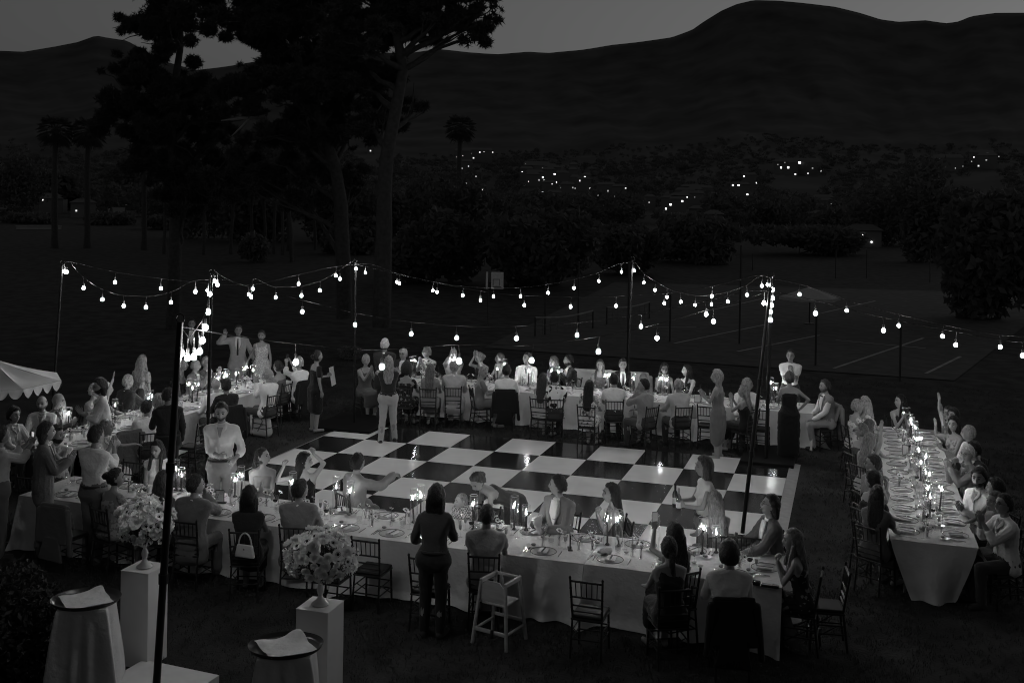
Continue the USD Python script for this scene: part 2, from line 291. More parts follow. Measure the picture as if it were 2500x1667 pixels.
def pine(label, base, D, trunk, clumps, n, size=.27, r0=.42):
    """trunk: picture points up the stem; clumps: (x, y, depth offset, radius in px, flatness) tied to branches."""
    t = thing('pine_tree', label, 'tree', base)
    b = np.asarray(base); tp = np.array([at_depth(x, y, D) for x, y in trunk]); tp[0] = b
    sp = np.vstack([wob(p, q, 5, .02)[:-1] for p, q in zip(tp[:-1], tp[1:])]+[tp[-1:]])
    part(t, 'trunk', tube(sp-b, np.linspace(r0, .10, len(sp)), 10), m_bark, smooth=True)
    C, R = [], []
    for (x, y, dz, rp, fl) in clumps:
        dd = D+dz; c = at_depth(x, y, dd); r = rp*dd/FOC
        for _ in range(7+int(rp/6)):
            o = RN.normal(size=3)*r*.62*np.array([1, 1, fl]); rr = r*RN.uniform(.10, .34); C.append(c+o-b); R.append((rr, rr, rr*fl*1.1))
        i = max(1, int(np.argmin(np.linalg.norm(sp-c-np.array([0, 0, -.25*np.linalg.norm(sp[-1]-c)]), axis=1)))); 
        pth = wob(sp[i], c, 7, .07); part(t, 'limb', tube(pth-b, np.linspace(.16, .03, 7), 6), m_bark, smooth=True)
        for _ in range(4):
            j = RN.integers(2, 6); e = c+RN.normal(size=3)*r*.6; part(t, 'twig', tube(wob(pth[j], e, 5, .1)-b, np.linspace(.06, .015, 5), 5), m_bark)
    part(t, 'crown', tufts(C, R, int(n*2.3), size*.85, 5), m_needle)
D1 = 46.9; b1 = at_depth(932, 772, D1); b1[2] = -.6
pine('tall pine with bare lower trunk whose right limb reaches over the mountain', b1, D1, [(932, 772), (938, 560), (946, 372), (985, 170), (960, 40), (940, -80)],
     [(1010, 60, 1, 60, .7), (1070, 40, -1, 55, .6), (1130, 30, 0, 50, .6), (1165, 62, 0, 38, .7), (1180, 25, 1, 30, .8), (1135, 95, 0, 26, .7), (940, 60, 2, 75, .7), (1030, -30, 0, 90, .6), (870, 100, -2, 60, .6), (930, -60, 0, 90, .7), (820, 140, 1, 55, .6), (1110, -40, 0, 80, .6), (860, 20, -1, 70, .7), (990, 20, 1, 60, .7), (870, 180, 1, 60, .6), (960, 180, 2, 45, .5), (900, 300, 1, 50, .6), (1010, 260, 2, 35, .5)], 26000)
D2 = 55.; b2 = at_depth(842, 690, D2); b2[2] = -1.2
pine('broad dark pine filling the upper left with its leaning trunk', b2, D2, [(842, 690), (832, 500), (818, 404), (745, 200), (700, 60), (680, -100)],
     [(620, 40, -2, 95, .7), (720, 60, 0, 90, .7), (545, 40, 2, 50, .7), (660, 160, 0, 60, .6), (770, 120, 1, 75, .7), (700, 230, -1, 85, .7), (610, 240, 1, 55, .6), (800, 230, 0, 80, .7), (860, 300, 2, 70, .6), (740, 330, 0, 80, .7), (640, 330, -1, 60, .7), (620, -50, 0, 110, .7), (780, -20, 0, 100, .7), (690, 400, 1, 55, .7), (800, 400, 1, 50, .7), (600, 430, 0, 60, .7), (740, 470, 1, 55, .7), (860, 440, 2, 50, .7), (575, 205, 1, 45, .6), (880, 200, 1, 70, .7), (650, 80, 2, 80, .7)], 30000)
D3 = 60.; b3 = at_depth(425, 620, D3); b3[2] = LOW
pine('darkest pine at the left whose crown hangs low over the palms', b3, D3, [(425, 640), (430, 480), (420, 300), (440, 120), (450, -60)],
     [(370, 40, 0, 65, .7), (340, 70, 1, 40, .8), (415, 60, -1, 60, .8), (490, 10, 0, 50, .8), (330, 150, 0, 45, .8), (380, 190, 0, 75, .8), (310, 190, 1, 40, .7), (455, 190, 1, 40, .6), (340, 270, 0, 70, .8), (420, 300, -1, 75, .8), (500, 330, 1, 60, .7), (300, 250, 0, 35, .7), (400, 390, 0, 60, .7), (350, 350, 1, 50, .8), (450, 480, 0, 55, .8), (520, 250, 0, 60, .8), (400, -50, 0, 110, .8), (550, 320, 0, 45, .6), (560, 400, 1, 55, .7), (470, 420, 0, 60, .7)], 30000)
# bare pale limb reaching left under the crown
lb = thing('broken_limb', 'bare pale forked dead limb under the broad pine crown', 'branch', at_depth(648, 285, 54))
o = at_depth(648, 285, 54)
part(lb, 'limb', tube(wob(o, at_depth(540, 295, 54), 8, .03)-o, np.linspace(.12, .03, 8), 6), M('bare_wood', .22, .8))
part(lb, 'fork', tube(wob(at_depth(608, 292, 54), at_depth(566, 332, 54), 7, .04)-o, np.linspace(.09, .03, 7), 6), M('bare_wood', .22, .8))
def slim(x, y0, y1, label, w=.22):
    b = at(x, y0, LOW); D = depth(b); e = at_depth(x+RN.uniform(-8, 8), y1, D); t = thing('tree_trunk', label, 'tree', b, group='slim bare trunks among the dark trees at the left')
    part(t, 'trunk', tube(wob(b, e, 9, .012)-b, np.linspace(w, w*.7, 9), 8), m_bark, smooth=True)
    h = e[2]-b[2]; c = e-b
    part(t, 'crown', tufts([c+RN.normal(size=3)*h*.10 for _ in range(7)], [(h*.16,)*2+(h*.13,)]*7, 1400, .5), m_leaf)
for x, y0, y1 in ((400, 620, 380), (433, 622, 400), (497, 622, 470), (563, 620, 420), (615, 618, 400), (668, 620, 410), (690, 622, 410), (712, 640, 390), (650, 618, 430), (770, 610, 400)): slim(x, y0, y1, f'slim bare trunk {ORD[sorted((400, 433, 497, 563, 615, 668, 690, 712, 650, 770)).index(x)]} from the left in the dark grove')
def palm_build(t):
    H_ = 10.
    part(t, 'trunk', tube(wob((0, 0, 0), (0, 0, H_), 10, .006), np.concatenate([[.34], np.linspace(.26, .22, 8), [.3]]), 10), m_bark, smooth=True)
    rng = np.random.default_rng(3)
    for k in range(44):
        az = k*2.4; el = 1.25-2.3*(k/44); d = np.array([math.cos(az)*math.cos(el), math.sin(az)*math.cos(el), math.sin(el)]); L = rng.uniform(.7, 1.0)
        b = np.array([0, 0, H_]); e = b+d*L; s = np.cross(d, [0, 0, 1.]); s /= np.linalg.norm(s); u_ = np.cross(s, d); vs, fs = [], []
        for q in np.linspace(-1.2, 1.2, 11):
            dd = d*math.cos(q)+s*math.sin(q)-np.array([0, 0, .18]); l = rng.uniform(.75, .95); tip = e+dd*l-np.array([0, 0, .22*l]); mid = e+dd*l*.55
            w_ = np.cross(dd, u_); w_ = w_/np.linalg.norm(w_)*.045; n0 = len(vs); vs += [e, mid+w_, tip, mid-w_]; fs += [[n0, n0+1, n0+2], [n0, n0+2, n0+3]]
        st = tube([b, e], .02, 4, False); n0 = len(vs)
        part(t, 'frond', trimesh.Trimesh(np.vstack([vs, st.vertices]), np.vstack([fs, st.faces+n0]), process=False), m_palm)
palm = Proto('palm_tree', 'tree', palm_build)
for x, y0, y1, lab in ((133, 606, 318, 'leftmost fan palm with a leaning pale trunk'), (213, 606, 322, 'second fan palm from the left beside the leftmost one'), (352, 610, 352, 'third fan palm from the left under the dark pine'), (1120, 560, 312, 'lone fan palm in front of the hillside town lights'), (705, 612, 408, 'short fan palm among slim trunks left of the pines')):
    b = at(x, y0, LOW); hh = (y0-y1)*depth(b)/FOC
    p = palm.place(b, x % 90, lab, None); UsdGeom.Xformable(stage.GetPrimAtPath(p)).AddScaleOp().Set(Gf.Vec3f(hh/10., hh/10., hh/10.))
def shrub(x, y, w, h, label, z=LOW, n=2600, size=.16, name='shrub', cat='bush', m=None):
    b = at(x, y, z); D = depth(b); W, Hh = w*D/FOC/2, h*D/FOC; t = thing(name, label, cat, b)
    C = [(RN.uniform(-.6, .6)*W, RN.uniform(-.5, .5)*W, Hh*RN.uniform(.25, .72)) for _ in range(9)]; part(t, 'foliage', leaves(C, [(W*.5, W*.5, Hh*.36)]*9, n, size), m or m_leaf)
    for k in range(3): part(t, 'stem', tube(wob((0, 0, 0), C[k], 5, .05), np.linspace(.06, .02, 5), 5), m_bark)
m_leaf2 = M('grey_leaves', .09, .7, .4, 3, trans=.25)
shrub(853, 876, 75, 30, 'low rounded flowering bush on the lawn edge left of the string pole', 0., 1500, .05, m=m_leaf2)
shrub(1680, 640, 240, 110, 'wide rounded tree crown behind the tennis court', LOW, 5000, .5, 'round_tree', 'tree')
shrub(2440, 780, 330, 330, 'huge dark tree at the right edge of the court', LOW, 9000, .4, 'dark_tree', 'tree')
shrub(2300, 640, 200, 210, 'dark tree left of the huge dark tree at the right', LOW, 4000, .5, 'dark_tree', 'tree')
shrub(1290, 700, 330, 190, 'dark hedge mass under the hillside town lights', LOW, 7000, .4, 'tall_hedge', 'hedge')
shrub(1050, 690, 220, 180, 'tall dark hedge right of the pine trunk', LOW, 5000, .4, 'tall_hedge', 'hedge')
shrub(1530, 670, 200, 110, 'dark hedge between the hedge mass and the round tree', LOW, 4000, .4, 'tall_hedge', 'hedge')
shrub(1950, 620, 300, 70, 'low hedge line beyond the court fence at the right', LOW, 4000, .5, 'tall_hedge', 'hedge')
shrub(620, 640, 100, 70, 'spiky yucca clump in front of the slim trunks', LOW, 1600, .3, 'yucca', 'bush', m_leaf2)
for i, (x, y, w, h) in enumerate(((60, 545, 160, 25), (250, 548, 180, 28), (400, 560, 150, 35), (860, 620, 150, 90), (950, 580, 160, 120), (60, 530, 130, 170), (290, 520, 100, 140), (20, 520, 90, 120))):
    shrub(x, y, w, h, ['clipped hedge below the white walls at far left', 'clipped hedge between the second and third palm', 'dark hedge under the darkest pine', 'dense bush behind the leaning pine trunk', 'dense bush behind the tall pine trunk', 'far pale tree on the left hillside', 'dark tree behind the third palm', 'dark tree at the left picture edge'][i], LOW, 2500, .6, 'park_bush', 'bush')
# ------------------------------------------------------------------ town lights on the far slopes
m_win = emit('lit_window', 6.0); m_win2 = emit('dim_window', .9); m_win3 = emit('soft_window', 2.2); m_win4 = emit('faint_window', .35); m_wall = M('house_wall', .12, .9)
TOWN = [(1352, 434, 2, 1), (1285, 437, 2, 1), (1305, 445, 3, 1), (1372, 447, 2, 1), (1425, 462, 2, 0), (1340, 470, 2, 0), (1655, 508, 2, 1), (1672, 488, 3, 1), (1696, 486, 2, 1), (1925, 424, 3, 1), (2012, 512, 2, 1), (1138, 420, 2, 0), (1150, 452, 2, 0), (1296, 429, 2, 1), (1330, 430, 4, 1), (1345, 432, 2, 1), (1338, 439, 2, 1), (1400, 427, 1, 1), (1398, 439, 1, 1), (1432, 452, 1, 1), (1300, 450, 2, 0), (1310, 425, 5, 0), (1403, 457, 1, 0), (1480, 475, 3, 0), (1512, 479, 2, 0), (1170, 479, 2, 1), (1165, 393, 6, 0), (1130, 395, 3, 0), (1280, 537, 2, 1), (1296, 541, 2, 1), (1366, 539, 1, 1), (1270, 556, 1, 0), (1312, 561, 2, 0), (1340, 561, 3, 0), (1400, 540, 4, 0), (1385, 474, 2, 0), (1352, 493, 2, 0), (1586, 503, 1, 0), (1628, 505, 1, 1), (1660, 500, 3, 1), (1686, 480, 3, 1), (1705, 481, 2, 1), (1717, 483, 3, 0), (1690, 495, 4, 0), (1701, 528, 1, 0), (1741, 539, 1, 0), (1806, 475, 3, 1), (1830, 453, 2, 1), (1937, 421, 2, 1), (1940, 418, 6, 0), (1905, 421, 2, 0), (1970, 422, 5, 0), (1985, 419, 2, 0), (2008, 505, 3, 1), (2001, 525, 1, 1), (2016, 528, 1, 1), (2004, 540, 2, 0), (2107, 573, 3, 1), (2159, 549, 1, 1), (2209, 532, 1, 0), (2211, 506, 1, 1), (2300, 411, 3, 0), (2322, 414, 4, 0), (2318, 410, 4, 0), (2390, 400, 3, 0), (2403, 402, 3, 0), (2410, 408, 3, 0), (2285, 415, 2, 0), (123, 500, 2, 1), (125, 505, 2, 1), (185, 483, 3, 0), (291, 496, 2, 1), (287, 500, 3, 0), (203, 513, 2, 0), (368, 435, 1, 1), (383, 430, 1, 1), (499, 435, 2, 0), (549, 505, 2, 1), (515, 470, 2, 0), (695, 412, 3, 0), (905, 373, 1, 0), (40, 483, 3, 0), (70, 485, 2, 0)]
HOUSE_R = {}
def town():
    for i, (x, y, n, br) in enumerate(TOWN):
        d = ray(x, y); h = math.hypot(d[0], d[1]); az = math.atan2(d[0], d[1]); tn = d[2]/h
        rr = np.linspace(140, 2500, 1200); zr = CAM[2]+rr*tn; gz = np.where(rr < R0, LOW, hill_z(np.full_like(rr, az), rr)); k = np.nonzero(gz+2.0 >= zr)[0]
        r = rr[k[0]] if len(k) else 900.; g = float(gz[k[0]]) if len(k) else 0.; D = r; HOUSE_R[(x, y)] = float(r)
        p = np.array([CAM[0]+math.sin(az)*r, CAM[1]+math.cos(az)*r, g-.6]); s = max(1., D/420.)
        zone = ['behind the fan palms', 'behind the pine trunks', 'behind the lone palm', 'above the tall hedges', 'right of centre', 'at the far right'][sum(x > q for q in (450, 1000, 1420, 1760, 2100))]
        same = sorted(q for q in TOWN if q[3] == br and sum(q[0] > u for u in (450, 1000, 1420, 1760, 2100)) == sum(x > u for u in (450, 1000, 1420, 1760, 2100)))
        t = thing('hillside_house', f'{ORD[same.index((x, y, n, br))]} from left of the {["dim", "bright"][br]} windowed hillside houses {zone}', 'house', p, math.degrees(az), group=f'far houses with {["dim", "bright"][br]} windows')
        s = max(1., D/420.); w = (.0042*D*n+1.5); hh = .011*D+1.2; part(t, 'wall', box((-w/2-1, .2, 0), (w/2+1, 6*s, hh)), m_wall)
        part(t, 'roof', (np.array([(-w/2-1.4, -.2, hh), (w/2+1.4, -.2, hh), (w/2+1.4, 6.4*s, hh), (-w/2-1.4, 6.4*s, hh), (-w/2+.5, 3*s, hh+1.0*s), (w/2-.5, 3*s, hh+1.0*s)]), np.array([[0, 1, 5], [0, 5, 4], [1, 2, 5], [2, 3, 4], [2, 4, 5], [3, 0, 4]])), M('roof_tile', .08, .9))
        ws = np.linspace(-w/2+.4, w/2-.4, n) if n > 1 else [0.]
        for q in ws:
            a_ = (.0016 if br else .0012)*D*RN.uniform(.45, 1.2); zq = hh*.55+RN.uniform(-.4, .4)*hh; q += RN.normal()*.0012*D
            part(t, 'window', box((q-a_*.5, .1, zq-a_*.5), (q+a_*.5, .2, zq+a_*.5)), (m_win if RN.uniform() < .55 else m_win3) if br else (m_win2 if RN.uniform() < .6 else m_win4))
town()
for k in range(30):
    x = -40+k*88+RN.normal()*18; top = 455+45*math.sin(k*1.9)+RN.normal()*18+(75 if 1150 < x < 2150 else 0); y0 = RN.uniform(575, 605)
    if x < 420: top, y0 = 440+30*math.sin(k*2.3), 512.
    if x > 2240: continue
    shrub(x, y0, RN.uniform(120, 200), y0-top, f'{ORD[k]} dim park tree from the left in the layered dark wood behind the lawn', LOW, 1900, .55 if x > 420 else 2., 'park_tree', 'tree')
def far_wood():
    g = UsdGeom.PointInstancer.Define(stage, '/World/far_wood'); v, f = leaves([(RN.normal()*1.6, RN.normal()*1.6, RN.uniform(1.5, 6)) for _ in range(7)], [(1.9, 1.9, 1.7)]*7, 150, .75); usdkit.mesh(stage, '/World/far_wood/crown', (v, f), m_leaf)
    n = 5200; az = RN.uniform(YAW-.62, YAW+.62, n); r = 300+1150*RN.uniform(0, 1, n)**1.3; z = np.where(r < R0, LOW, hill_z(az, r)); keep = z > LOW-.8
    for (x, y, _n, _b) in TOWN:
        d = ray(x, y); a0 = math.atan2(d[0], d[1]); keep &= ~((np.abs(az-a0) < .0075) & (r < HOUSE_R.get((x, y), 900)+25) & (r > HOUSE_R.get((x, y), 900)-330))
    az, r, z = az[keep], r[keep], z[keep]; n = len(az)
    g.CreatePositionsAttr(Vt.Vec3fArray.FromNumpy(np.stack([CAM[0]+np.sin(az)*r, CAM[1]+np.cos(az)*r, z-.4], -1).astype(np.float32))); g.CreateProtoIndicesAttr(Vt.IntArray.FromNumpy(np.zeros(n, np.int32)))
    sc_ = RN.uniform(.45, 1.25, n); g.CreateScalesAttr(Vt.Vec3fArray.FromNumpy(np.stack([sc_*RN.uniform(.8, 1.4, n), sc_, sc_*RN.uniform(.7, 1.2, n)], -1).astype(np.float32))); an = RN.uniform(0, math.pi, n); g.CreateOrientationsAttr(Vt.QuathArray([Gf.Quath(float(math.cos(q)), 0, 0, float(math.sin(q))) for q in an]))
    g.CreatePrototypesRel().AddTarget('/World/far_wood/crown'); tag(g.GetPrim(), 'dark scrub and trees scattered over the lower mountain slopes', 'wood', kind='stuff')
far_wood()
# white garden walls and pavilion far left
for i, (x0, x1, y0, y1) in enumerate(((0, 105, 498, 520), (112, 165, 488, 520), (200, 305, 507, 522), (310, 378, 515, 528), (40, 150, 553, 560))):
    b0, b1_ = at(x0, y1, LOW), at(x1, y1, LOW); hh = (y1-y0)*depth(b0)/FOC; L = np.linalg.norm(b1_-b0); ang = math.degrees(math.atan2(b1_[1]-b0[1], b1_[0]-b0[0]))
    t = thing('garden_wall', ['long pale garden wall at the far left edge', 'pale pavilion wall left of the second palm', 'pale wall between the second and third palm', 'pale low wall right of the third palm', 'pale low kerb on the grass left of the palms'][i], 'wall', b0, -ang)
    part(t, 'wall', rbox((0, 0, 0), (L, .6, hh), .05), M('stucco', .30, .9)); part(t, 'coping', rbox((-.1, -.1, hh), (L+.1, .7, hh+.12*min(1, hh)), .03), M('stucco', .30, .9))
# ------------------------------------------------------------------ dance floor
PX, PY = .96, 1.248
m_fw = M('panel_white', .78, .18, .05, 3, .035, 2.2, .55); m_fb = M('panel_black', .018, .14, .25, 2, .035, 2.2, .55); m_trim = M('floor_trim', .22, .35, .15, 8)
fl = thing('dance_floor', 'glossy black and white checkered dance floor laid on the lawn', 'dance floor', (0, 0, 0))
for i in range(-2, 8):
    for j in range(6):
        x, y, zt = i*PX, -(j+1)*PY, RN.uniform(.028, .030)
        tl = RN.normal(size=2)*.0011
        b = trimesh.creation.box((PX-.004, PY-.004, .03)); b.apply_translation((x+PX/2, y+PY/2, zt-.015))
        c = np.array([x+PX/2, y+PY/2]); b.vertices[:, 2] += (b.vertices[:, :2]-c) @ tl
        part(fl, 'panel', b, m_fw if (i+j) % 2 == 0 else m_fb, label='white panel' if (i+j) % 2 == 0 else 'black panel')
def ramp(p0, p1, out, w=.11):
    p0, p1, o = np.array([*p0, 0.]), np.array([*p1, 0.]), np.array([*out, 0.])*w; z = np.array([0, 0, .027]); l = np.array([0, 0, .004])
    v = np.array([p0+z, p1+z, p1+o+l, p0+o+l, p0+o-l, p1+o-l]); return trimesh.Trimesh(v, [[0, 2, 1], [0, 3, 2], [3, 4, 5], [3, 5, 2]], process=False)
x0, x1, y0, y1 = -2*PX, 8*PX, 0., -6*PY
for n in range(10):
    part(fl, 'edge_trim', ramp((x0+n*PX, y0+.003), (x0+(n+1)*PX-.004, y0+.003), (0, 1), .07), m_trim); part(fl, 'edge_trim', ramp((x0+n*PX, y1-.003), (x0+(n+1)*PX-.004, y1-.003), (0, -1)), m_trim)
for n in range(6):
    part(fl, 'edge_trim', ramp((x0-.003, y0-n*PY), (x0-.003, y0-(n+1)*PY+.004), (-1, 0), .08), m_trim); part(fl, 'edge_trim', ramp((x1+.003, y0-n*PY), (x1+.003, y0-(n+1)*PY+.004), (1, 0), .2), M('floor_trim_pale', .35, .4, .15, 8))
# ------------------------------------------------------------------ poles
m_pole = M('pole_black', .009, .5, .2, 6, spec=.25)
def pole(px, py, ztop, label, lean=(0, 0), rad=.03, base=False):
    tp = at(px, py, ztop); b = np.array([tp[0]+lean[0], tp[1]+lean[1], 0.]); t = thing('light_pole', label, 'pole', b)
    part(t, 'shaft', tube([(0, 0, 0), (tp-b)*.5, tp-b], [rad, rad*.95, rad*.85], 12), m_pole, smooth=40)
    for k in (.33, .62): part(t, 'coupling', tube([(tp-b)*k-np.array([0, 0, .05]), (tp-b)*k+np.array([0, 0, .05])], rad*1.3, 10), m_pole)
    part(t, 'eye_bolt', tube([(tp-b)+np.array([.05*math.cos(k), 0, .03+.05*math.sin(k)]) for k in np.linspace(0, 6.28, 9)], .006, 5, False), m_pole)
    if base: part(t, 'weight_box', rbox((base[0], base[1], 0), (base[2], base[3], .085), .02), M('weight_black', .006, .7, spec=.15), smooth=40)
    else: part(t, 'base_plate', rbox((-.25, -.25, 0), (.25, .25, .02), .008), m_pole)
    return tp
T = {}
T[1] = pole(152, 645, 3.75, 'farthest left slender string light pole behind the tent canopy', (-.25, 0), .025)
T[2] = pole(517, 668, 3.75, 'dark string light pole in the aisle beside the left table', (-.05, 0), .03)
T[3] = pole(868, 640, 3.68, 'string light pole on a black weight box at the far left floor corner', (0, .05), .022, (-.75, -.72, .70, .95))
T[5] = pole(1545, 635, 3.75, 'thin string light pole behind the far long table', (-.1, 0), .025)
T[6] = pole(1884, 675, 3.7, 'straight string light pole on a black weight box at the far right floor corner', (-.05, 0), .035, (-.48, -.40, .56, 1.2))
T[4] = pole(440, 785, 3.9, 'nearest thick string light pole rising through the left foreground', (-.17, -.1), .039)
T[7] = pole(1881, 702, 3.87, 'leaning string light pole standing behind the near table at the right', (-.36, 0), .032)
T[9] = np.array([14.2, -3.6, 3.75])
# ------------------------------------------------------------------ string lights
m_bulb = emit('bulb_glow', BULB); m_wire = M('black_wire', .05, .35); 
def bulb_mesh(s=1.):
    m = trimesh.creation.icosphere(subdivisions=1); v = m.vertices*np.array([.032, .032, .037]); v[:, :2] *= (1-.10*np.clip(v[:, 2:3]/.037, 0, 1)); m.vertices = v*s; return m
def string(label, A, B, pts, start=True, end=True, key=0):
    A, B = np.asarray(A, float), np.asarray(B, float); base = (A+B)/2*np.array([1, 1, 0])
    pa, pb = [np.array([CX+FOC*((p-CAM) @ ROT[0])/depth(p), CY-FOC*((p-CAM) @ ROT[1])/depth(p)]) for p in (A, B)]
    t = thing('string_light', label, 'string light', base); w = [A-np.array([0, 0, .05])] if start else []
    for (x, y) in pts:
        k = key; f = np.clip((np.array([x, y])[k]-pa[k])/(pb[k]-pa[k]), .02, .98); d = 1/((1-f)/depth(A)+f/depth(B)); p = at_depth(x, y, d)
        bp = stage.DefinePrim(numbered(t, 'bulb'), 'Xform').GetPath()
        r = trimesh.transformations.rotation_matrix(RN.uniform(0, 6), (0, 0, 1)); m = bulb_mesh(); m.apply_transform(r); m.apply_translation(p-base)
        part(str(bp), 'globe', m, m_bulb, smooth=True)
        part(str(bp), 'socket', tube([p-base+np.array([0, 0, .036]), p-base+np.array([0, 0, .095])], .016, 7), m_wire)
        top = p+np.array([RN.normal()*.01, RN.normal()*.01, .20]); part(str(bp), 'cord', tube([p-base+np.array([0, 0, .10]), top-base], .004, 5), m_wire); w.append(top)
    if end: w.append(B-np.array([0, 0, .05]))
    w = np.array(w); 
    if len(w) > 3:
        from scipy.interpolate import PchipInterpolator
        s = np.r_[0, np.cumsum(np.linalg.norm(np.diff(w, axis=0), axis=1))]; w = PchipInterpolator(s, w)(np.linspace(0, s[-1], 40))
    part(t, 'wire', tube(w-base, .0055, 6), M('wire_sheen', .02, .5, spec=.2))
string('string of bulbs sagging between the two leftmost poles', T[1], T[2], [(163, 664), (204, 703), (250, 731), (302, 747), (356, 750), (417, 738), (477, 712), (507, 709)])
string('sparse string of bulbs above the leftmost sagging string', T[1], T[3], [(158, 663), (281, 689), (393, 704), (607, 719), (729, 693), (820, 673)])
string('string of bulbs from the aisle pole up to the far left corner pole', T[2], T[3], [(523, 686), (531, 695), (613, 725), (617, 705), (673, 726), (736, 722), (781, 709), (830, 681), (869, 656)])
string('long string of bulbs across the back between two thin poles', T[3], T[5], [(892, 666), (969, 689), (1057, 709), (1130, 721), (1205, 724), (1271, 723), (1338, 715), (1401, 703), (1462, 686), (1517, 664)])
string('string of bulbs dipping from the back pole to the far right corner pole', T[5], T[6], [(1549, 661), (1572, 690), (1599, 708), (1628, 725), (1662, 737), (1697, 744), (1737, 743), (1777, 736), (1824, 720), (1860, 698)])
string('string of bulbs crossing the floor diagonally to the far right corner', T[3], T[6], [(975, 692), (1067, 713), (1173, 733), (1280, 745), (1393, 749), (1504, 747), (1622, 740), (1738, 723), (1874, 695)])
string('string of bulbs crossing low over the far table to the leaning pole', T[2], T[7], [(738, 761), (867, 793), (1004, 815), (1115, 825), (1261, 826), (1409, 818), (1565, 797), (1724, 767), (1865, 740)])
string('nearest swag of bulbs sagging from the foreground pole to the leaning pole', T[4], T[7], [(722, 884), (932, 895), (1121, 881), (1298, 880), (1461, 858), (1604, 825), (1742, 785)])
string('short string of large bulbs between the aisle pole and the foreground pole', T[2], T[4], [(512, 718), (508, 761), (501, 799), (494, 831), (487, 858), (473, 871), (458, 873), (444, 862)], key=1)
string('string of bulbs running toward the camera between the two right poles', T[6], T[7], [(1886, 707), (1886, 728), (1884, 745), (1881, 761), (1881, 781)], key=1)
string('string of bulbs descending to the right edge from the far corner pole', T[6], T[9], [(1952, 719), (2067, 758), (2194, 795), (2301, 821), (2442, 847)])
string('string of bulbs descending to the right edge from the leaning pole', T[7], T[9], [(1991, 765), (2157, 807), (2333, 842), (2496, 868)])
# ------------------------------------------------------------------ tables and cloths
ZT = .74
m_cloth = M('linen', .58, .85, .07, 5, .5, 16, .2); m_tleg = M('table_leg', .2, .5); m_ply = M('table_ply', .25, .6)
def linen(x0, x1, y0, y1, drops, seed, taper=None):
    """A cloth over a table: top sheet and four falls (west, east, south, north drop lengths) with folds; 0 = no fall."""
    rng = np.random.default_rng(seed); ms = []
    nx, ny = 60, 26; X, Y = np.meshgrid(np.linspace(x0, x1, nx), np.linspace(y0, y1, ny), indexing='ij')
    Z = ZT+.003+.004*(meshkit.fbm(np.stack([X*5, Y*5, 0*X+seed], -1), 3)-.5); v = np.stack([X, Y, Z], -1).reshape(-1, 3)
    i, j = np.meshgrid(np.arange(nx-1), np.arange(ny-1), indexing='ij'); q = np.stack([i*ny+j, (i+1)*ny+j, (i+1)*ny+j+1, i*ny+j+1], -1).reshape(-1, 4)
    ms.append(trimesh.Trimesh(v, np.vstack([q[:, :3], q[:, [0, 2, 3]]]), process=False))
    for k, drop in zip('WESN', drops):
        if not drop: continue
        a_, b_, o = {'W': ((x0, y1), (x0, y0), (-1, 0)), 'E': ((x1, y0), (x1, y1), (1, 0)), 'S': ((x0, y0), (x1, y0), (0, -1)), 'N': ((x1, y1), (x0, y1), (0, 1))}[k]
        a_, b_, o = np.array(a_), np.array(b_), np.array(o); L = np.linalg.norm(b_-a_); n = max(24, int(L/.035)); m = 14
        s = np.linspace(0, 1, n); t = np.linspace(0, 1, m); S, Tt = np.meshgrid(s, t, indexing='ij')
        fold = .5*np.sin(S*L*rng.uniform(6.5, 8)+3*meshkit.noise(np.stack([S*L*1.3, 0*S, 0*S+seed], -1))*3)+.9*(meshkit.noise(np.stack([S*L*2.2, Tt*1.2, 0*S+seed+9], -1))-.5)
        cr = meshkit.fbm(np.stack([S*L*3.2, Tt*2.6, 0*S+seed+3], -1), 3)-.5; fold = fold+cr*1.1*np.clip(Tt*3, 0, 1); edge = np.minimum(S, 1-S)*L; corner = np.exp(-(edge/.09)**2)
        out = .006+Tt**1.1*(.045+.115*fold)+.05*np.clip(Tt*8-7, 0, 1)*(.5+meshkit.noise(np.stack([S*L*6, 0*S, 0*S+seed], -1)))+corner*Tt*.17
        Ss = S
        if taper and k == taper[0]: Ss = .5+(S-.5)*(1-(1-taper[1])*np.clip(Tt, 0, 1)**1.1); out = .01+Tt*.10+.07*fold*Tt+.12*np.exp(-((S-.5)/.28)**2)*Tt**2+.06*(meshkit.noise(np.stack([Ss*14, Tt*9, 0*S], -1))-.5)*np.clip(Tt*4-2.8, 0, 1)
        P2 = a_+(b_-a_)*Ss[..., None]+o*out[..., None]; Zz = ZT+.003-Tt*drop*(1-.02*np.sin(S*L*5)); Zz = np.where(Tt < .08, ZT+.003-Tt*drop*.6, Zz)
        if drop > .7: Zz = np.maximum(Zz, .012+.01*np.abs(fold))
        v = np.concatenate([P2, Zz[..., None]], -1).reshape(-1, 3); i, j = np.meshgrid(np.arange(n-1), np.arange(m-1), indexing='ij')
        q = np.stack([i*m+j, i*m+j+1, (i+1)*m+j+1, (i+1)*m+j], -1).reshape(-1, 4); ms.append(trimesh.Trimesh(v, np.vstack([q[:, :3], q[:, [0, 2, 3]]]), process=False))
    return cat_(*ms)
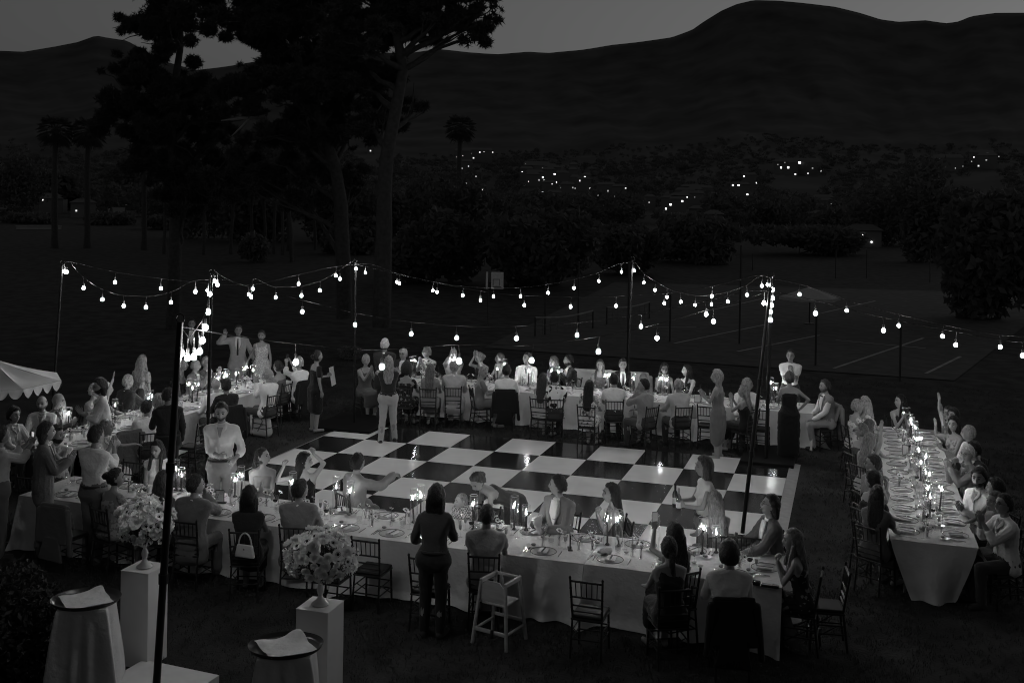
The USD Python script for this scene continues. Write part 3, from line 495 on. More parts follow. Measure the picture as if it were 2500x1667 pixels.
def table(x0, x1, y0, y1, drops, where, seed, taper=None):
    t = thing('banquet_table', f'banquet table under white linen, {where}', 'table', ((x0+x1)/2, (y0+y1)/2, 0)); w, d = (x1-x0)/2, (y1-y0)/2
    part(t, 'tabletop', rbox((-w+.01, -d+.01, ZT-.03), (w-.01, d-.01, ZT), .008), m_ply)
    for sx in (-1, 1):
        for sy in (-1, 1): part(t, 'leg', tube([(sx*(w-.2), sy*(d-.15), 0), (sx*(w-.25), sy*(d-.18), ZT-.03)], .018, 8), m_tleg)
    solo('tablecloth', linen(x0, x1, y0, y1, drops, seed, taper), m_cloth, f'white linen cloth draped over the banquet table, {where}', 'tablecloth', smooth=50)
A0, A1, AY0, AY1 = -2.75, 8.08, -9.18, -8.02
xs = [A0, -.15, 2.27, 4.62, 6.35, A1]
xs = [A0, -.30, 2.40, 5.72, A1]
nm = ['left end of the near row', 'second from the left in the near row', 'third from the left in the near row', 'right end of the near row']
for k in range(4): table(xs[k]+.002, xs[k+1]-.002, AY0, AY1, (.72 if k == 0 else 0, .73 if k == 3 else 0, .73, .72), nm[k], k)
BX0, BX1 = -5.05, -3.85
ys = [-6.6, -4.1, -1.6, .85]
nm = ['nearest in the left row', 'middle of the left row', 'farthest in the left row']
for k in range(3): table(BX0, BX1, ys[k]+.002, ys[k+1]-.002, (.7, .7, .73 if k == 0 else 0, .7 if k == 2 else 0), nm[k], 10+k)
EY0, EY1 = 1.5, 2.66
xs = [-1.75, .70, 3.15, 5.60, 8.06]
nm = ['left end of the far row', 'second from the left in the far row', 'third from the left in the far row', 'right end of the far row']
for k in range(4): table(xs[k]+.002, xs[k+1]-.002, EY0, EY1, (.72 if k == 0 else 0, .73 if k == 3 else 0, .72, .72), nm[k], 20+k)
DX0, DX1 = 9.33, 10.42
ys = [-6.82, -4.3, -1.8, .72]
nm = ['nearest in the right row', 'middle of the right row', 'far end of the right row']
for k in range(3): table(DX0, DX1, ys[k]+.002, ys[k+1]-.002, (.34, .34, .74 if k == 0 else 0, .4 if k == 2 else 0), nm[k], 30+k, ('S', .50))
# ------------------------------------------------------------------ chiavari chairs
m_chair = M('chair_black', .016, .3, .2, 8, spec=.5); m_pad = M('chair_pad', .018, .75)
def bar(p, q, r, n=7): return tube([p, q], r, n)
def turned(p, q, r, rings):
    p, q = np.array(p, float), np.array(q, float); ts = [0]; rs = [r]
    for k in rings: ts += [k-.012, k, k+.012]; rs += [r, r*1.35, r]
    ts.append(1); rs.append(r*.9); ts = np.array(ts)[:, None]; return tube(p+(q-p)*ts, rs, 8)
def chair_build(t):
    def part(t, n, m, mm, **k):
        m = tri(m) if isinstance(m, Manifold) else m; m.vertices = m.vertices*np.array([.92, 1, 1]); return part_(t, n, m, mm, **k)
    for s in (-1, 1):
        part(t, 'back_leg', turned((s*.195, -.22, 0), (s*.185, -.165, .46), .014, (.3, .6)), m_chair)
        part(t, 'back_post', turned((s*.185, -.165, .46), (s*.205, -.235, .915), .015, (.25, .5, .75)), m_chair)
        part(t, 'finial', ell((s*.2055, -.237, .925), (.017, .017, .02)), m_chair)
        part(t, 'leg', turned((s*.195, .20, 0), (s*.185, .185, .44), .015, (.35, .7)), m_chair)
        part(t, 'side_stretcher', bar((s*.192, -.2, .2), (s*.192, .195, .2), .009), m_chair); part(t, 'side_stretcher', bar((s*.19, -.19, .3), (s*.19, .19, .3), .009), m_chair)
        part(t, 'brace', bar((s*.19, .19, .12), (s*.19, -.1, .3), .007), m_chair)
    for z, y, r in ((.885, -.231, .013), (.70, -.203, .011), (.60, -.188, .011), (.53, -.177, .009)): part(t, 'rail', bar((-.195, y, z), (.195, y, z), r), m_chair)
    for k in range(5): part(t, 'spindle', bar((-.13+k*.065, -.204, .70), (-.14+k*.07, -.230, .885), .007, 6), m_chair)
    part(t, 'front_stretcher', bar((-.19, .195, .18), (.19, .195, .18), .009), m_chair); part(t, 'front_stretcher', bar((-.19, .19, .28), (.19, .19, .28), .009), m_chair); part(t, 'rear_stretcher', bar((-.19, -.2, .22), (.19, -.2, .22), .009), m_chair)
    part(t, 'seat', rbox((-.205, -.19, .425), (.205, .21, .45), .012), m_chair, smooth=40)
    part(t, 'cushion', rbox((-.20, -.175, .448), (.20, .205, .488), .02), m_pad, smooth=40)
CHAIR = Proto('chiavari_chair', 'chair', chair_build)
def jacket_drape(loc, h, a, label, name='draped_jacket'):
    m = U([H(((-.20, -.245, .90), .035), ((.20, -.245, .90), .035), ((-.24, -.27, .45), .03), ((.24, -.27, .45), .03)), H(((-.2, -.2, .90), .03), ((.2, -.2, .90), .03), ((-.22, -.12, .62), .025), ((.22, -.12, .62), .025), ((.2, -.24, .93), .03), ((-.2, -.24, .93), .03)),
           H(((-.24, -.25, .86), .05), ((-.29, -.26, .35), .035)), H(((.24, -.25, .86), .05), ((.30, -.26, .30), .035)), H(((-.1, -.28, .5), .03), ((.1, -.28, .5), .03), ((-.2, -.29, .22), .02), ((.17, -.29, .20), .02))])
    tr = smoothed(tri(m.refine_to_length(.035)), 5); tr.vertices += (meshkit.fbm(tr.vertices*9, 3)-.5)[:, None]*.02
    return solo_at(name, tr, cloth(a), loc, h, label, 'jacket')
def solo_at(name, mesh, m, loc, h, label, c, group=None, pname='shell'):
    t = thing(name, label, c, loc, h, group); part(t, pname, mesh, m, smooth=50); return t
# ------------------------------------------------------------------ table ware
m_rim = M('plate_rim', .03, .2, spec=.6); m_silver = M('silver', .6, .2, .1, 20, metal=.9); m_nap = M('napkin', .62, .85, .05, 20, .2, 60); m_china = M('white_china', .7, .15, .03, 5, spec=.5); m_wax = M('black_wax', .012, .45); m_flame = emit('flame_glow', FLAME)
m_plate = glass('plate_glass', .93, .35, .05); m_glass = glass()
def plate_build(t):
    part(t, 'dish', lathe([(0, .002), (.10, .002), (.115, .008), (.165, .012)], 28), m_plate, smooth=True)
    part(t, 'rim', tube([(.166*math.cos(k), .166*math.sin(k), .013) for k in np.linspace(0, 2*np.pi, 33)], .0035, 5, False), m_rim)
def napkin_build(t):
    m = rbox((-.06, -.09, .013), (.06, .09, .024), .005); part(t, 'fold', m, m_nap); part(t, 'top_fold', rbox((-.055, -.085, .0245), (.02, .085, .031), .003), m_nap)
    part(t, 'menu_band', rbox((-.012, -.10, .0315), (.012, .10, .034), .001), M('dark_card', .03, .6))
def fork_build(t):
    part(t, 'handle', rbox((-.005, -.10, 0), (.005, .03, .004), .0015), m_silver); part(t, 'neck', rbox((-.011, .028, .001), (.011, .05, .005), .0015), m_silver)
    for k in range(4): part(t, 'tine', box((-.0105+k*.006, .05, .001), (-.0075+k*.006, .095, .004)), m_silver)
def knife_build(t):
    part(t, 'handle', rbox((-.006, -.11, 0), (.006, -.01, .006), .002), m_silver); part(t, 'blade', rbox((-.004, -.01, .0005), (.009, .11, .003), .001), m_silver)
def wine_build(t):
    part(t, 'bowl', lathe([(.006, .09), (.028, .105), (.040, .135), (.038, .17), (.032, .195)], 16), m_glass, smooth=True); part(t, 'stem', tube([(0, 0, .004), (0, 0, .09)], .004, 6), m_glass)
    part(t, 'foot', lathe([(.035, .0), (.034, .003), (.006, .006)], 16), m_glass, smooth=True)
def red_build(t):
    wine_build(t); part(t, 'wine', lathe([(0, .094), (.027, .107), (.0385, .135), (0, .136)], 14), M('red_wine', .01, .1, spec=.6), smooth=True)
def water_build(t):
    part(t, 'bowl', lathe([(.03, .03), (.036, .06), (.038, .10), (.036, .145)], 14), m_glass, smooth=True); part(t, 'foot', lathe([(.032, .0), (.03, .005), (.010, .012), (.012, .028), (.03, .032)], 14), m_glass, smooth=True)
    part(t, 'water', lathe([(0, .034), (.034, .06), (.035, .09), (0, .091)], 12), glass('water', .93, .3), smooth=True)
def bread_build(t):
    part(t, 'dish', lathe([(0, .003), (.055, .003), (.08, .010), (.081, .012), (.07, .006), (0, .006)], 20), m_china, smooth=40); part(t, 'roll', ell((.005, .01, .022), (.032, .026, .018), 2), M('bread_crust', .28, .7, bump=.4))
def flute_build(t):
    part(t, 'bowl', lathe([(.004, .09), (.017, .11), (.023, .16), (.021, .215)], 14), m_glass, smooth=True); part(t, 'stem', tube([(0, 0, .004), (0, 0, .09)], .0035, 6), m_glass); part(t, 'foot', lathe([(.03, 0), (.029, .003), (.005, .006)], 14), m_glass, smooth=True); part(t, 'wine', lathe([(0, .094), (.016, .111), (.0215, .158), (0, .159)], 12), M('pale_wine', .35, .1, spec=.6), smooth=True)
BR, FT = Proto('bread_plate', 'plate', bread_build), Proto('champagne_flute', 'glass', flute_build)
PL, NP, FK, KN, WN, RD, WT = [Proto(a, b, c) for a, b, c in (('charger_plate', 'plate', plate_build), ('napkin', 'napkin', napkin_build), ('fork', 'fork', fork_build), ('knife', 'knife', knife_build), ('wine_glass', 'glass', wine_build), ('red_wine_glass', 'glass', red_build), ('water_goblet', 'glass', water_build))]
def setting(p, h, where, k, frm='from the left'):
    h = h+RN.normal()*4; H_ = math.radians(h); R_ = np.array([math.cos(H_), -math.sin(H_)]); F_ = np.array([math.sin(H_), math.cos(H_)]); z = ZT+.009; o_ = f'{ORD[k]} place {frm}, {where}'
    def q(x, y): o = R_*(x+RN.normal()*.008)+F_*(y+RN.normal()*.008); return (p[0]+o[0], p[1]+o[1], z)
    PL.place(q(0, 0), h, f'clear rimmed plate, {o_}', f'charger plates on the {where}')
    NP.place((*q(0, 0)[:2], z), h+RN.normal()*14, f'folded white napkin, {o_}', f'napkins on the {where}')
    for x, w_ in ((-.21, 'inner'), (-.245, 'outer')): FK.place(q(x, 0), h+RN.normal()*5, f'{w_} fork, {o_}', f'forks on the {where}')
    KN.place(q(.215, 0), h+RN.normal()*5, f'knife, {o_}', f'knives on the {where}')
    (RD if k % 4 == 1 else WN).place(q(.14, .25), h, f'{"red" if k % 4 == 1 else "empty"} wine glass, {o_}', f'{"red wine" if k % 4 == 1 else "wine"} glasses on the {where}')
    WT.place(q(.03, .27), h, f'water goblet, {o_}', f'water goblets on the {where}')
    BR.place(q(-.19, .17), h, f'bread plate, {o_}', f'bread plates on the {where}'); FT.place(q(.23, .20), h, f'champagne flute, {o_}', f'flutes on the {where}')
IN = .235
for k, px in enumerate(((195, 1200), (320, 1222), (440, 1238), (552, 1247), (660, 1258), (767, 1273), (857, 1286), (961, 1303), (1068, 1318), (1180, 1336), (1322, 1353), (1488, 1373), (1640, 1392), (1790, 1412))):
    p = at(*px, ZT); setting((p[0], AY0+IN), 0, 'near side of the near tables', k)
for k, x in enumerate(np.arange(-2.3, 7.6, .71)): setting((x+RN.normal()*.03, AY1-IN), 180, 'far side of the near tables', k)
setting((A1-IN, -8.6), 270, 'right end of the near tables', 0)
for k, y in enumerate(np.arange(-6.2, .7, .66)):
    setting((BX1-IN, y), 270, 'right side of the left tables', k, 'from the near end'); setting((BX0+IN, y+.1), 90, 'left side of the left tables', k, 'from the near end')
for k, x in enumerate(np.arange(-1.4, 7.8, .66)):
    setting((x, EY0+IN), 0, 'near side of the far tables', k); setting((x+.2, EY1-IN), 180, 'far side of the far tables', k)
for k, y in enumerate(np.arange(-6.45, .4, .56)):
    setting((DX0+IN, y), 90, 'left side of the right tables', k, 'from the near end'); setting((DX1-IN, y+.08), 270, 'right side of the right tables', k, 'from the near end')
# candles in glass cylinders
def candle(loc, taper, cyl, label, group, glassy=True):
    t = thing('hurricane_candle', label, 'candle', loc, 0, group)
    lean = RN.normal(size=2)*.012*(taper > .25)
    part(t, 'taper', tube([(0, 0, .012), (lean[0], lean[1], taper)], [.0125, .0105], 8), m_wax)
    part(t, 'wick', tube([(*lean, taper-.002), (*lean, taper+.012)], .0015, 4), m_wax)
    fp = [(.0, taper+.004), (.007, taper+.012), (.0085, taper+.022), (.005, taper+.04), (.0, taper+.062)]; fm = lathe(fp, 6); fm.apply_translation((*lean, 0)); part(t, 'flame', fm, m_flame, smooth=True)
    part(t, 'holder', lathe([(0, .004), (.03, .004), (.03, .014), (.014, .03), (.012, .03)], 10), m_rim)
    if glassy:
        part(t, 'cylinder', lathe([(.0, .002), (.051, .002), (.053, .012), (.053, cyl)], 20), m_glass, smooth=40); part(t, 'lip', tube([(.053*math.cos(q), .053*math.sin(q), cyl) for q in np.linspace(0, 2*np.pi, 21)], .0028, 4, False), M('glass_lip', .5, .1, spec=.8))
CANDLES_A = [('R5', 175, 520, 1), ('R5', 285, 550, 0), ('R5', 745, 600, 0), ('R5', 797, 565, 1), ('R5', 1183, 665, 1), ('R5', 1640, 675, 1), ('R5', 1715, 745, 1), ('R5', 2297, 805, 1), ('R8', 535, 372, 1), ('R8', 965, 490, 1), ('R8', 1340, 505, 1), ('R8', 1447, 570, 0), ('R8', 2195, 630, 1), ('R8', 2300, 630, 1), ('Q2', 375, 880, 1), ('Q2', 810, 895, 1), ('Q2', 937, 940, 0)]
for i, (r, x, y, tall) in enumerate(sorted(CANDLES_A, key=lambda c: full(*c[:3])[0])):
    tz = .30 if tall else .22; tz += RN.uniform(-.02, .02); px = full(r, x, y); p = at(*px, ZT+tz+.035); p[1] = np.clip(p[1], AY0+.3, AY1-.14)
    candle((p[0], p[1], ZT+.007), tz, [.34, .46][tall], f'{ORD[i]} candle cylinder from the left on the near tables, {"tall" if tall else "short"} with lit black taper', f'{"tall" if tall else "short"} candles on the near tables')
for tab, lst, (lo, hi, ax) in (('left tables', [('R0', 603, 595), ('R0', 1058, 520), ('R0', 1362, 470), ('R0', 1385, 440), ('R0', 1372, 500), ('R4', 235, 705), ('R4', 262, 740), ('R4', 305, 710), ('R4', 490, 650), ('R4', 555, 640), ('R4', 568, 612), ('R4', 582, 630), ('R4', 675, 610), ('R4', 740, 570), ('R4', 757, 550), ('R4', 818, 575)], (BX0, BX1, 0)),
    ('far tables', [('R7', 578, 308), ('R7', 606, 300), ('R7', 962, 300), ('R7', 980, 285), ('R7', 1370, 380), ('R7', 1440, 330), ('R7', 1655, 398), ('R7', 1868, 390), ('R7', 1927, 405), ('Q1', 485, 440), ('Q1', 523, 433), ('Q1', 540, 450), ('Q1', 738, 465), ('Q1', 990, 465), ('Q1', 1045, 480), ('Q1', 1757, 522), ('Q1', 2005, 505), ('Q1', 2048, 555)], (EY0, EY1, 1)),
    ('right tables', [('Q4', 1255, 412), ('Q4', 1282, 408), ('Q4', 1305, 470), ('Q4', 1318, 500), ('Q4', 1352, 540), ('Q4', 1353, 645), ('Q4', 1400, 645), ('Q4', 1383, 750), ('Q4', 1452, 803), ('Q4', 1405, 858), ('Q4', 1447, 950), ('Q4', 1482, 972), ('Q4', 1478, 1095), ('Q4', 1580, 1102), ('Q4', 1490, 1175)], (DX0, DX1, 0))):
    lst = sorted(lst, key=lambda c: full(*c)[0] if tab != 'right tables' else full(*c)[1])
    for i, (r, x, y) in enumerate(lst):
        px = full(r, x, y); tz = RN.uniform(.26, .34); p = at(*px, ZT+tz+.035)
        for _ in range(12):      # keep the candle over its table by adjusting its length
            if lo+.12 <= p[ax] <= hi-.12: break
            tz += .02 if p[ax] > hi-.12 and ax == 1 else (-.02 if ax == 1 else 0); tz = float(np.clip(tz, .16, .5)); p = at(*px, ZT+tz+.035)
        p[ax] = np.clip(p[ax], lo+.12, hi-.12)
        candle((p[0], p[1], ZT+.007), tz, tz+.14, f'{ORD[i]} candle cylinder from the {"far end" if tab == "right tables" else "left"} on the {tab} with lit black taper', f'candles on the {tab}')
# ------------------------------------------------------------------ flowers
m_petal = M('white_petals', .8, .6, .06, 30, trans=.25); m_eye = M('flower_eye', .012, .7); m_stem = M('flower_stem', .10, .6)
def petals(r, n, cup, seed, rings=1):
    rng = np.random.default_rng(seed); vs, fs = [], []
    for k in range(rings):
        R_ = r*(1-.28*k); c_ = cup+.55*k
        for i in range(n-k):
            az = (i+.5*k+rng.uniform(-.15, .15))*2*np.pi/(n-k); d = np.array([math.cos(az), math.sin(az), 0]); s = np.array([-d[1], d[0], 0]); w_ = R_*rng.uniform(.5, .62); cu = c_+rng.uniform(-.12, .12)
            pts = [(0.05, 0, 0), (.45, .75, .18), (.45, -.75, .18), (.95, .6, .6), (.95, -.6, .6), (1.08, 0, .75)]
            b = len(vs)
            for (u_, v_, h_) in pts: vs.append(d*u_*R_*math.cos(cu*h_)+s*v_*w_*.8+np.array([0, 0, R_*u_*math.sin(cu*h_)+.0015*i]))
            fs += [[b, b+2, b+1], [b+1, b+2, b+4], [b+1, b+4, b+3], [b+3, b+4, b+5]]
    return trimesh.Trimesh(np.array(vs), np.array(fs), process=False)
def eye_mesh(r): return cat_(ell((0, 0, r*.22), (r*.27, r*.27, r*.22)), tube([(r*.42*math.cos(k), r*.42*math.sin(k), r*.2) for k in np.linspace(0, 6.28, 13)], r*.035, 4, False))
ANEM = [petals(.036, 8, .5, s) for s in range(4)]
def aim(m, d, loc, s=1.):
    R_ = trimesh.geometry.align_vectors([0, 0, 1], d); m = m.copy(); m.vertices = (m.vertices*s) @ R_[:3, :3].T+np.asarray(loc); return m
def bud_build(seed, n, H_):
    def f(t):
        rng = np.random.default_rng(seed)
        part(t, 'vase', lathe([(0, .002), (.024, .002), (.026, .01), (.020, .04), (.017, .09), (.022, .12)], 12), m_glass, smooth=True)
        for k in range(n):
            d = np.array([rng.normal()*.5, rng.normal()*.5-.35, 1.]); d /= np.linalg.norm(d); e = np.array([d[0]*.09+rng.normal()*.02, d[1]*.06, H_+rng.uniform(-.03, .03)])
            part(t, 'stem', tube([(rng.normal()*.006, rng.normal()*.006, .01), (e[0]*.3, e[1]*.3, .11), e], .003, 5), m_stem)
            fl_ = part(t, 'flower', aim(ANEM[(seed+k) % 4], d, e), m_petal); part(fl_, 'eye', aim(eye_mesh(.036), d, e+d*.004), m_eye)
    return f
BUD = [Proto('bud_vase', 'vase', bud_build(11, 3, .19)), Proto('bud_vase', 'vase', bud_build(22, 2, .17)), Proto('bud_vase', 'vase', bud_build(35, 4, .18)), Proto('bud_vase', 'vase', bud_build(48, 1, .21))]
BN = ['three', 'two', 'four', 'a single']
BC_ = {}
def bud(p, k, where, frm='from the left'):
    BC_[where] = BC_.get(where, -1)+1
    BUD[k % 4].place((p[0], p[1], ZT+.008), RN.uniform(0, 40), f'{ORD[BC_[where]]} bud vase {frm} on the {where}, holding {BN[k % 4]} white anemone{"s" if k % 4 != 3 else ""}', f'bud vases on the {where}')
BUDS_A = (('R5', 435, 830), ('R5', 610, 882), ('R5', 940, 892), ('R5', 1045, 875), ('R5', 1365, 965), ('R5', 1475, 980), ('R5', 1850, 1003), ('R5', 1915, 1078), ('R5', 2085, 1070), ('R5', 2212, 1062), ('R8', 840, 720), ('R8', 1180, 760), ('R8', 1600, 880), ('R8', 1745, 880), ('R8', 1930, 920), ('R8', 2055, 920), ('Q2', 165, 1165), ('Q2', 240, 1185), ('Q2', 655, 1215), ('Q2', 1150, 1270), ('R5', 1300, 935), ('R0', 1280, 1380), ('R0', 1180, 1330))
for k, (r, x, y) in enumerate(sorted(BUDS_A, key=lambda c: full(*c)[0])):
    p = at(*full(r, x, y), ZT); p[1] = np.clip(p[1], AY0+.2, AY1-.12); bud(p, k, 'near tables')
for k, y in enumerate(np.arange(-6.2, .7, .36)): bud((-4.45+RN.normal()*.12, y+RN.normal()*.08), k, 'left tables', 'from the near end')
for k, x in enumerate(np.arange(-1.5, 7.9, .42)): bud((x, 2.06+RN.normal()*.12), k+1, 'far tables')
for k, y in enumerate(np.arange(-6.6, .5, .33)): bud((9.87+RN.normal()*.12, y), k+2, 'right tables', 'from the near end')
# ------------------------------------------------------------------ people
def _head_mesh(fem):
    m = ICO3.copy() if False else trimesh.creation.icosphere(subdivisions=3); d = m.vertices.copy(); x, y, z = d.T
    r = d*np.array([.074 if fem else .077, .095, .115])
    t = np.clip(-z, 0, 1)**1.3
    r[:, 0] *= 1-(.34 if fem else .26)*t
    r[:, 1] += np.where(y > 0, .010*t, .022*np.clip(-z-.15, 0, 1))
    g = lambda cx, cz, sx, sz: np.exp(-(((x-cx)/sx)**2+((z-cz)/sz)**2))*(y > .2)
    r[:, 1] += .028*g(0, -.17, .12, .13)+.010*g(0, .02, .09, .16)-.016*g(.38, .05, .18, .12)-.016*g(-.38, .05, .18, .12)+.005*g(0, .24, .5, .08)+.006*g(0, -.50, .25, .09)-.004*g(0, -.62, .25, .05)+.008*g(0, -.86, .3, .15)
    m.vertices = r; M_ = man(m)
    ears = [H(((s*.076, -.008, .008), (.010, .020, .028)), ((s*.070, -.002, -.03), (.008, .012, .012)), v=ICO0) for s in (-1, 1)]
    return U([M_]+ears)
HEAD = {0: _head_mesh(False), 1: _head_mesh(True)}
def _hand(kind):
    P = [H(((-.028, 0, .012), (.016, .012, .014)), ((.026, 0, .012), (.016, .012, .014)), ((-.034, .002, .088), (.011, .010, .010)), ((.032, .002, .085), (.011, .010, .010)), v=ICO0)]
    for x, L, z0 in ((-.033, .066, .088), (-.011, .076, .092), (.011, .071, .090), (.031, .055, .084)):
        p = np.array([x, .002, z0]); a = {'flat': .12, 'curl': 1.0, 'relax': .4}[kind]; b = a
        for q in (.45, .30, .25):
            e = p+L*q*np.array([x*1.4 if kind == 'flat' else 0, math.sin(b), math.cos(b)]); P.append(H((p, .0088), (e, .0078), v=ICO0)); p = e; b += a*.8
    th = [(-.030, .004, .022), (-.058, .016, .052), (-.062, .026 if kind != 'curl' else .045, .086 if kind != 'curl' else .075)]
    P += [H((th[0], .013), (th[1], .0105), v=ICO0), H((th[1], .0105), (th[2], .0085), v=ICO0)]
    return soft(U(P), .018, 2, .0008)
HAND = {(k, 'R'): _hand(k) for k in ('flat', 'curl', 'relax')}
for k in ('flat', 'curl', 'relax'): HAND[(k, 'L')] = HAND[(k, 'R')].mirror((1, 0, 0))
# hand targets from the middle of the shoulders: (outward, forward, up), finger direction, palm normal, hand shape, elbow hint
ARMS = {
 'lap': ((.10, .30, -.40), (-.3, 1, -.2), (0, 0, -1), 'relax', None), 'table': ((.17, .40, -.31), (-.3, 1, -.1), (0, 0, -1), 'relax', None),
 'clap': ((.030, .31, -.17), (-.05, .6, .9), (-1, 0, 0), 'flat', None), 'claphi': ((.030, .32, .04), (-.05, .4, 1), (-1, 0, 0), 'flat', None),
 'clapup': ((.040, .24, .30), (0, .15, 1), (-1, 0, 0), 'flat', None), 'up': ((.16, .12, .48), (0, .1, 1), (0, 1, 0), 'flat', None),
 'fist': ((.13, .18, .40), (0, .15, 1), (-.6, .6, 0), 'curl', (1, -.1, -.3)), 'fistlow': ((.30, .20, .24), (0, .1, 1), (-.6, .6, 0), 'curl', (.8, 0, -1)),
 'down': ((.235, .03, -.53), (0, .12, -1), (-1, 0, 0), 'relax', None), 'chin': ((.02, .22, -.03), (-.3, .1, 1), (-.5, -1, 0), 'curl', None),
 'phone': ((.05, .42, .08), (-.1, .5, 1), (-.6, .5, 0), 'curl', None), 'phoneup': ((.06, .38, .22), (-.1, .4, 1), (-.6, .5, 0), 'curl', None), 'camera': ((.05, .22, .14), (-.4, .4, 1), (-.8, .2, 0), 'curl', (.8, .2, -.6)),
 'hip': ((.24, .0, -.36), (-.8, .4, -.5), (-.4, .3, -.6), 'relax', (1, -.4, 0)), 'belly': ((-.02, .22, -.30), (-1, .35, 0), (0, -1, 0), 'curl', None),
 'hold': ((.13, .34, -.24), (-.1, .8, .5), (-1, 0, .2), 'curl', None), 'wave': ((.30, .18, .16), (.05, .1, 1), (0, 1, 0), 'flat', (.9, -.2, -.8)),
 'point': ((.22, .48, .06), (0, 1, .05), (0, 0, -1), 'curl', None), 'side': ((.62, .14, -.16), (1, .2, -.15), (0, 0, -1), 'relax', (0, -.6, -1)),
 'lean': ((.20, .38, -.33), (-.8, .4, 0), (0, 0, -1), 'relax', None), 'face': ((.05, .20, .08), (-.4, .1, 1), (-.5, -1, .1), 'relax', (.6, .5, -1)),
 'reachdown': ((.14, .34, -.42), (-.1, .3, -1), (-1, 0, 0), 'relax', None), 'held': ((.36, .06, -.42), (.3, .1, -1), (-1, 0, 0), 'curl', None), 'waist': ((.22, .20, -.36), (-.3, .8, -.3), (-.6, 0, -.6), 'curl', None)}
def unit(v): v = np.asarray(v, float); return v/(np.linalg.norm(v)+1e-12)
BSK = {}
def person(reg, x, y, pose, bv, label, hv=None, hp=0., arms='table', top='shirt', tone=.70, bot='trousers', bt=.05, hair='short', ht=.03, fem=0, skin=.26, lean=None, sl=0., beard=0, glasses=0, sc=None, legs=0, chair=1, mat=None, under=.7, tie=0, belly=0, face=None, drape=None, drapelab='', group=None, near=None, z0=0., cat='person'):
    hv = bv if hv is None else hv; sc = sc or (.98 if fem else 1.04); sit = pose == 'sit'; lean = (.10 if sit else .03) if lean is None else lean
    rel = hv-bv; px = full(reg, x, y)
    up = np.array([math.sin(sl)*math.cos(lean), math.sin(lean), math.cos(lean)*math.cos(sl)]); up = unit(up); fw = unit(np.array([0, 1., 0])-up*up[1]); rt = np.cross(fw, up)
    T_ = np.stack([rt, fw, up])
    def tp(a, b, c): return np.array([a, b, c]) @ T_
    hz = (.545 if sit else .93*sc)
    pel = np.array([0, 0, hz]); k_ = sc
    def tt(a, b, c): return pel+tp(a*k_, b*k_, c*k_)
    sh, shr = (.158, .050) if fem else (.178, .058); 
    cr, wr = (.092, .082) if fem else (.108, .102)
    if belly: wr += .03*belly
    SHO = {'R': tt(sh, -.005, .495), 'L': tt(-sh, -.005, .495)}; mid = tt(0, 0, .495); nb = tt(0, -.01, .545)
    hh = math.radians(rel); hpr = math.radians(hp)
    hf = np.array([math.sin(hh)*math.cos(hpr), math.cos(hh)*math.cos(hpr), math.sin(hpr)]); hr = unit(np.cross(hf, [0, 0, 1.])); hu = np.cross(hr, hf)
    hb = nb+.4*tp(0, 0, .10)*k_+.6*np.array([0, 0, .10])*k_+hf*.012+.02*fw
    HC = hb+hu*.100*k_*1.0; hs = 1.13*k_**.35 if sc > .8 else .93
    # clothes tones and pieces -------------------------------------------------
    near = near if near is not None else True
    Lr, itn = .055, 5
    def torso(i, shoulders=True, hem=0.):
        P = [H((tt(.085, 0, 0), (.105+i+.012*fem, .115+i, .105+i)), (tt(-.085, 0, 0), (.105+i+.012*fem, .115+i, .105+i)), (tt(.05, .005, .18), wr+i), (tt(-.05, .005, .18), wr+i)),
             H((tt(.05, .005, .18), wr+i), (tt(-.05, .005, .18), wr+i), (tt(.07, 0, .36), cr+i), (tt(-.07, 0, .36), cr+i))]
        if shoulders: P.append(H((tt(.07, 0, .36), cr+i), (tt(-.07, 0, .36), cr+i), (SHO['R'], shr+i), (SHO['L'], shr+i), (nb, (.058+i*.5,)*3)))
        else: P.append(H((tt(.07, 0, .36), cr+i), (tt(-.07, 0, .36), cr+i), (tt(.09, .03, .40), .06+i), (tt(-.09, .03, .40), .06+i), (tt(.09, -.04, .38), .06+i), (tt(-.09, -.04, .38), .06+i)))
        if fem: P += [H((tt(.068, .065, .335), .058+i), (tt(.05, 0, .33), .08)), H((tt(-.068, .065, .335), .058+i), (tt(-.05, 0, .33), .08))]
        if belly: P.append(H((tt(0, .05, .12), .13+.02*belly+i), (tt(0, .02, .3), .10+i)))
        if hem: P.append(H((tt(.05, .005, .2), wr+i), (tt(-.05, .005, .2), wr+i), (tt(.11, .01, -hem), .11+i), (tt(-.11, .01, -hem), .11+i)))
        return P
    body = torso(0.); body.append(H((nb, .058 if not fem else .048), (HC-hu*.05, .054 if not fem else .045)))
    ar, af, aw = (.046, .039, .027) if not fem else (.038, .032, .022)
    a_ = arms if isinstance(arms, tuple) else (arms, arms); ELB, WRI, HFR = {}, {}, {}
    for s, nme in (('R', a_[0]), ('L', a_[1])):
        (tx, ty, tz), fd, pn, kind, hint = ARMS[nme]; m_ = 1 if s == 'R' else -1
        tg = mid+np.array([tx*m_, ty, tz])*k_+(up-np.array([0, 0, 1.]))*.0+fw*0
        if nme == 'reachdown': tg = mid+fw*.12+np.array([tx*m_*k_, .10, -.50*k_])
        S = SHO[s]; v = tg-S; L1, L2 = .285*k_, .25*k_; d = np.linalg.norm(v); dm = .985*(L1+L2)
        if d > dm: v *= dm/d; d = dm
        u = v/d; h_ = np.array(hint if hint else (.45, -.45, -1.)); h_ = h_*np.array([m_, 1, 1]); h_ = unit(h_-u*(h_ @ u)); ca = np.clip((L1**2+d*d-L2**2)/(2*L1*d), -1, 1)
        ELB[s] = S+u*L1*ca+h_*L1*math.sqrt(max(0, 1-ca*ca)); WRI[s] = S+v
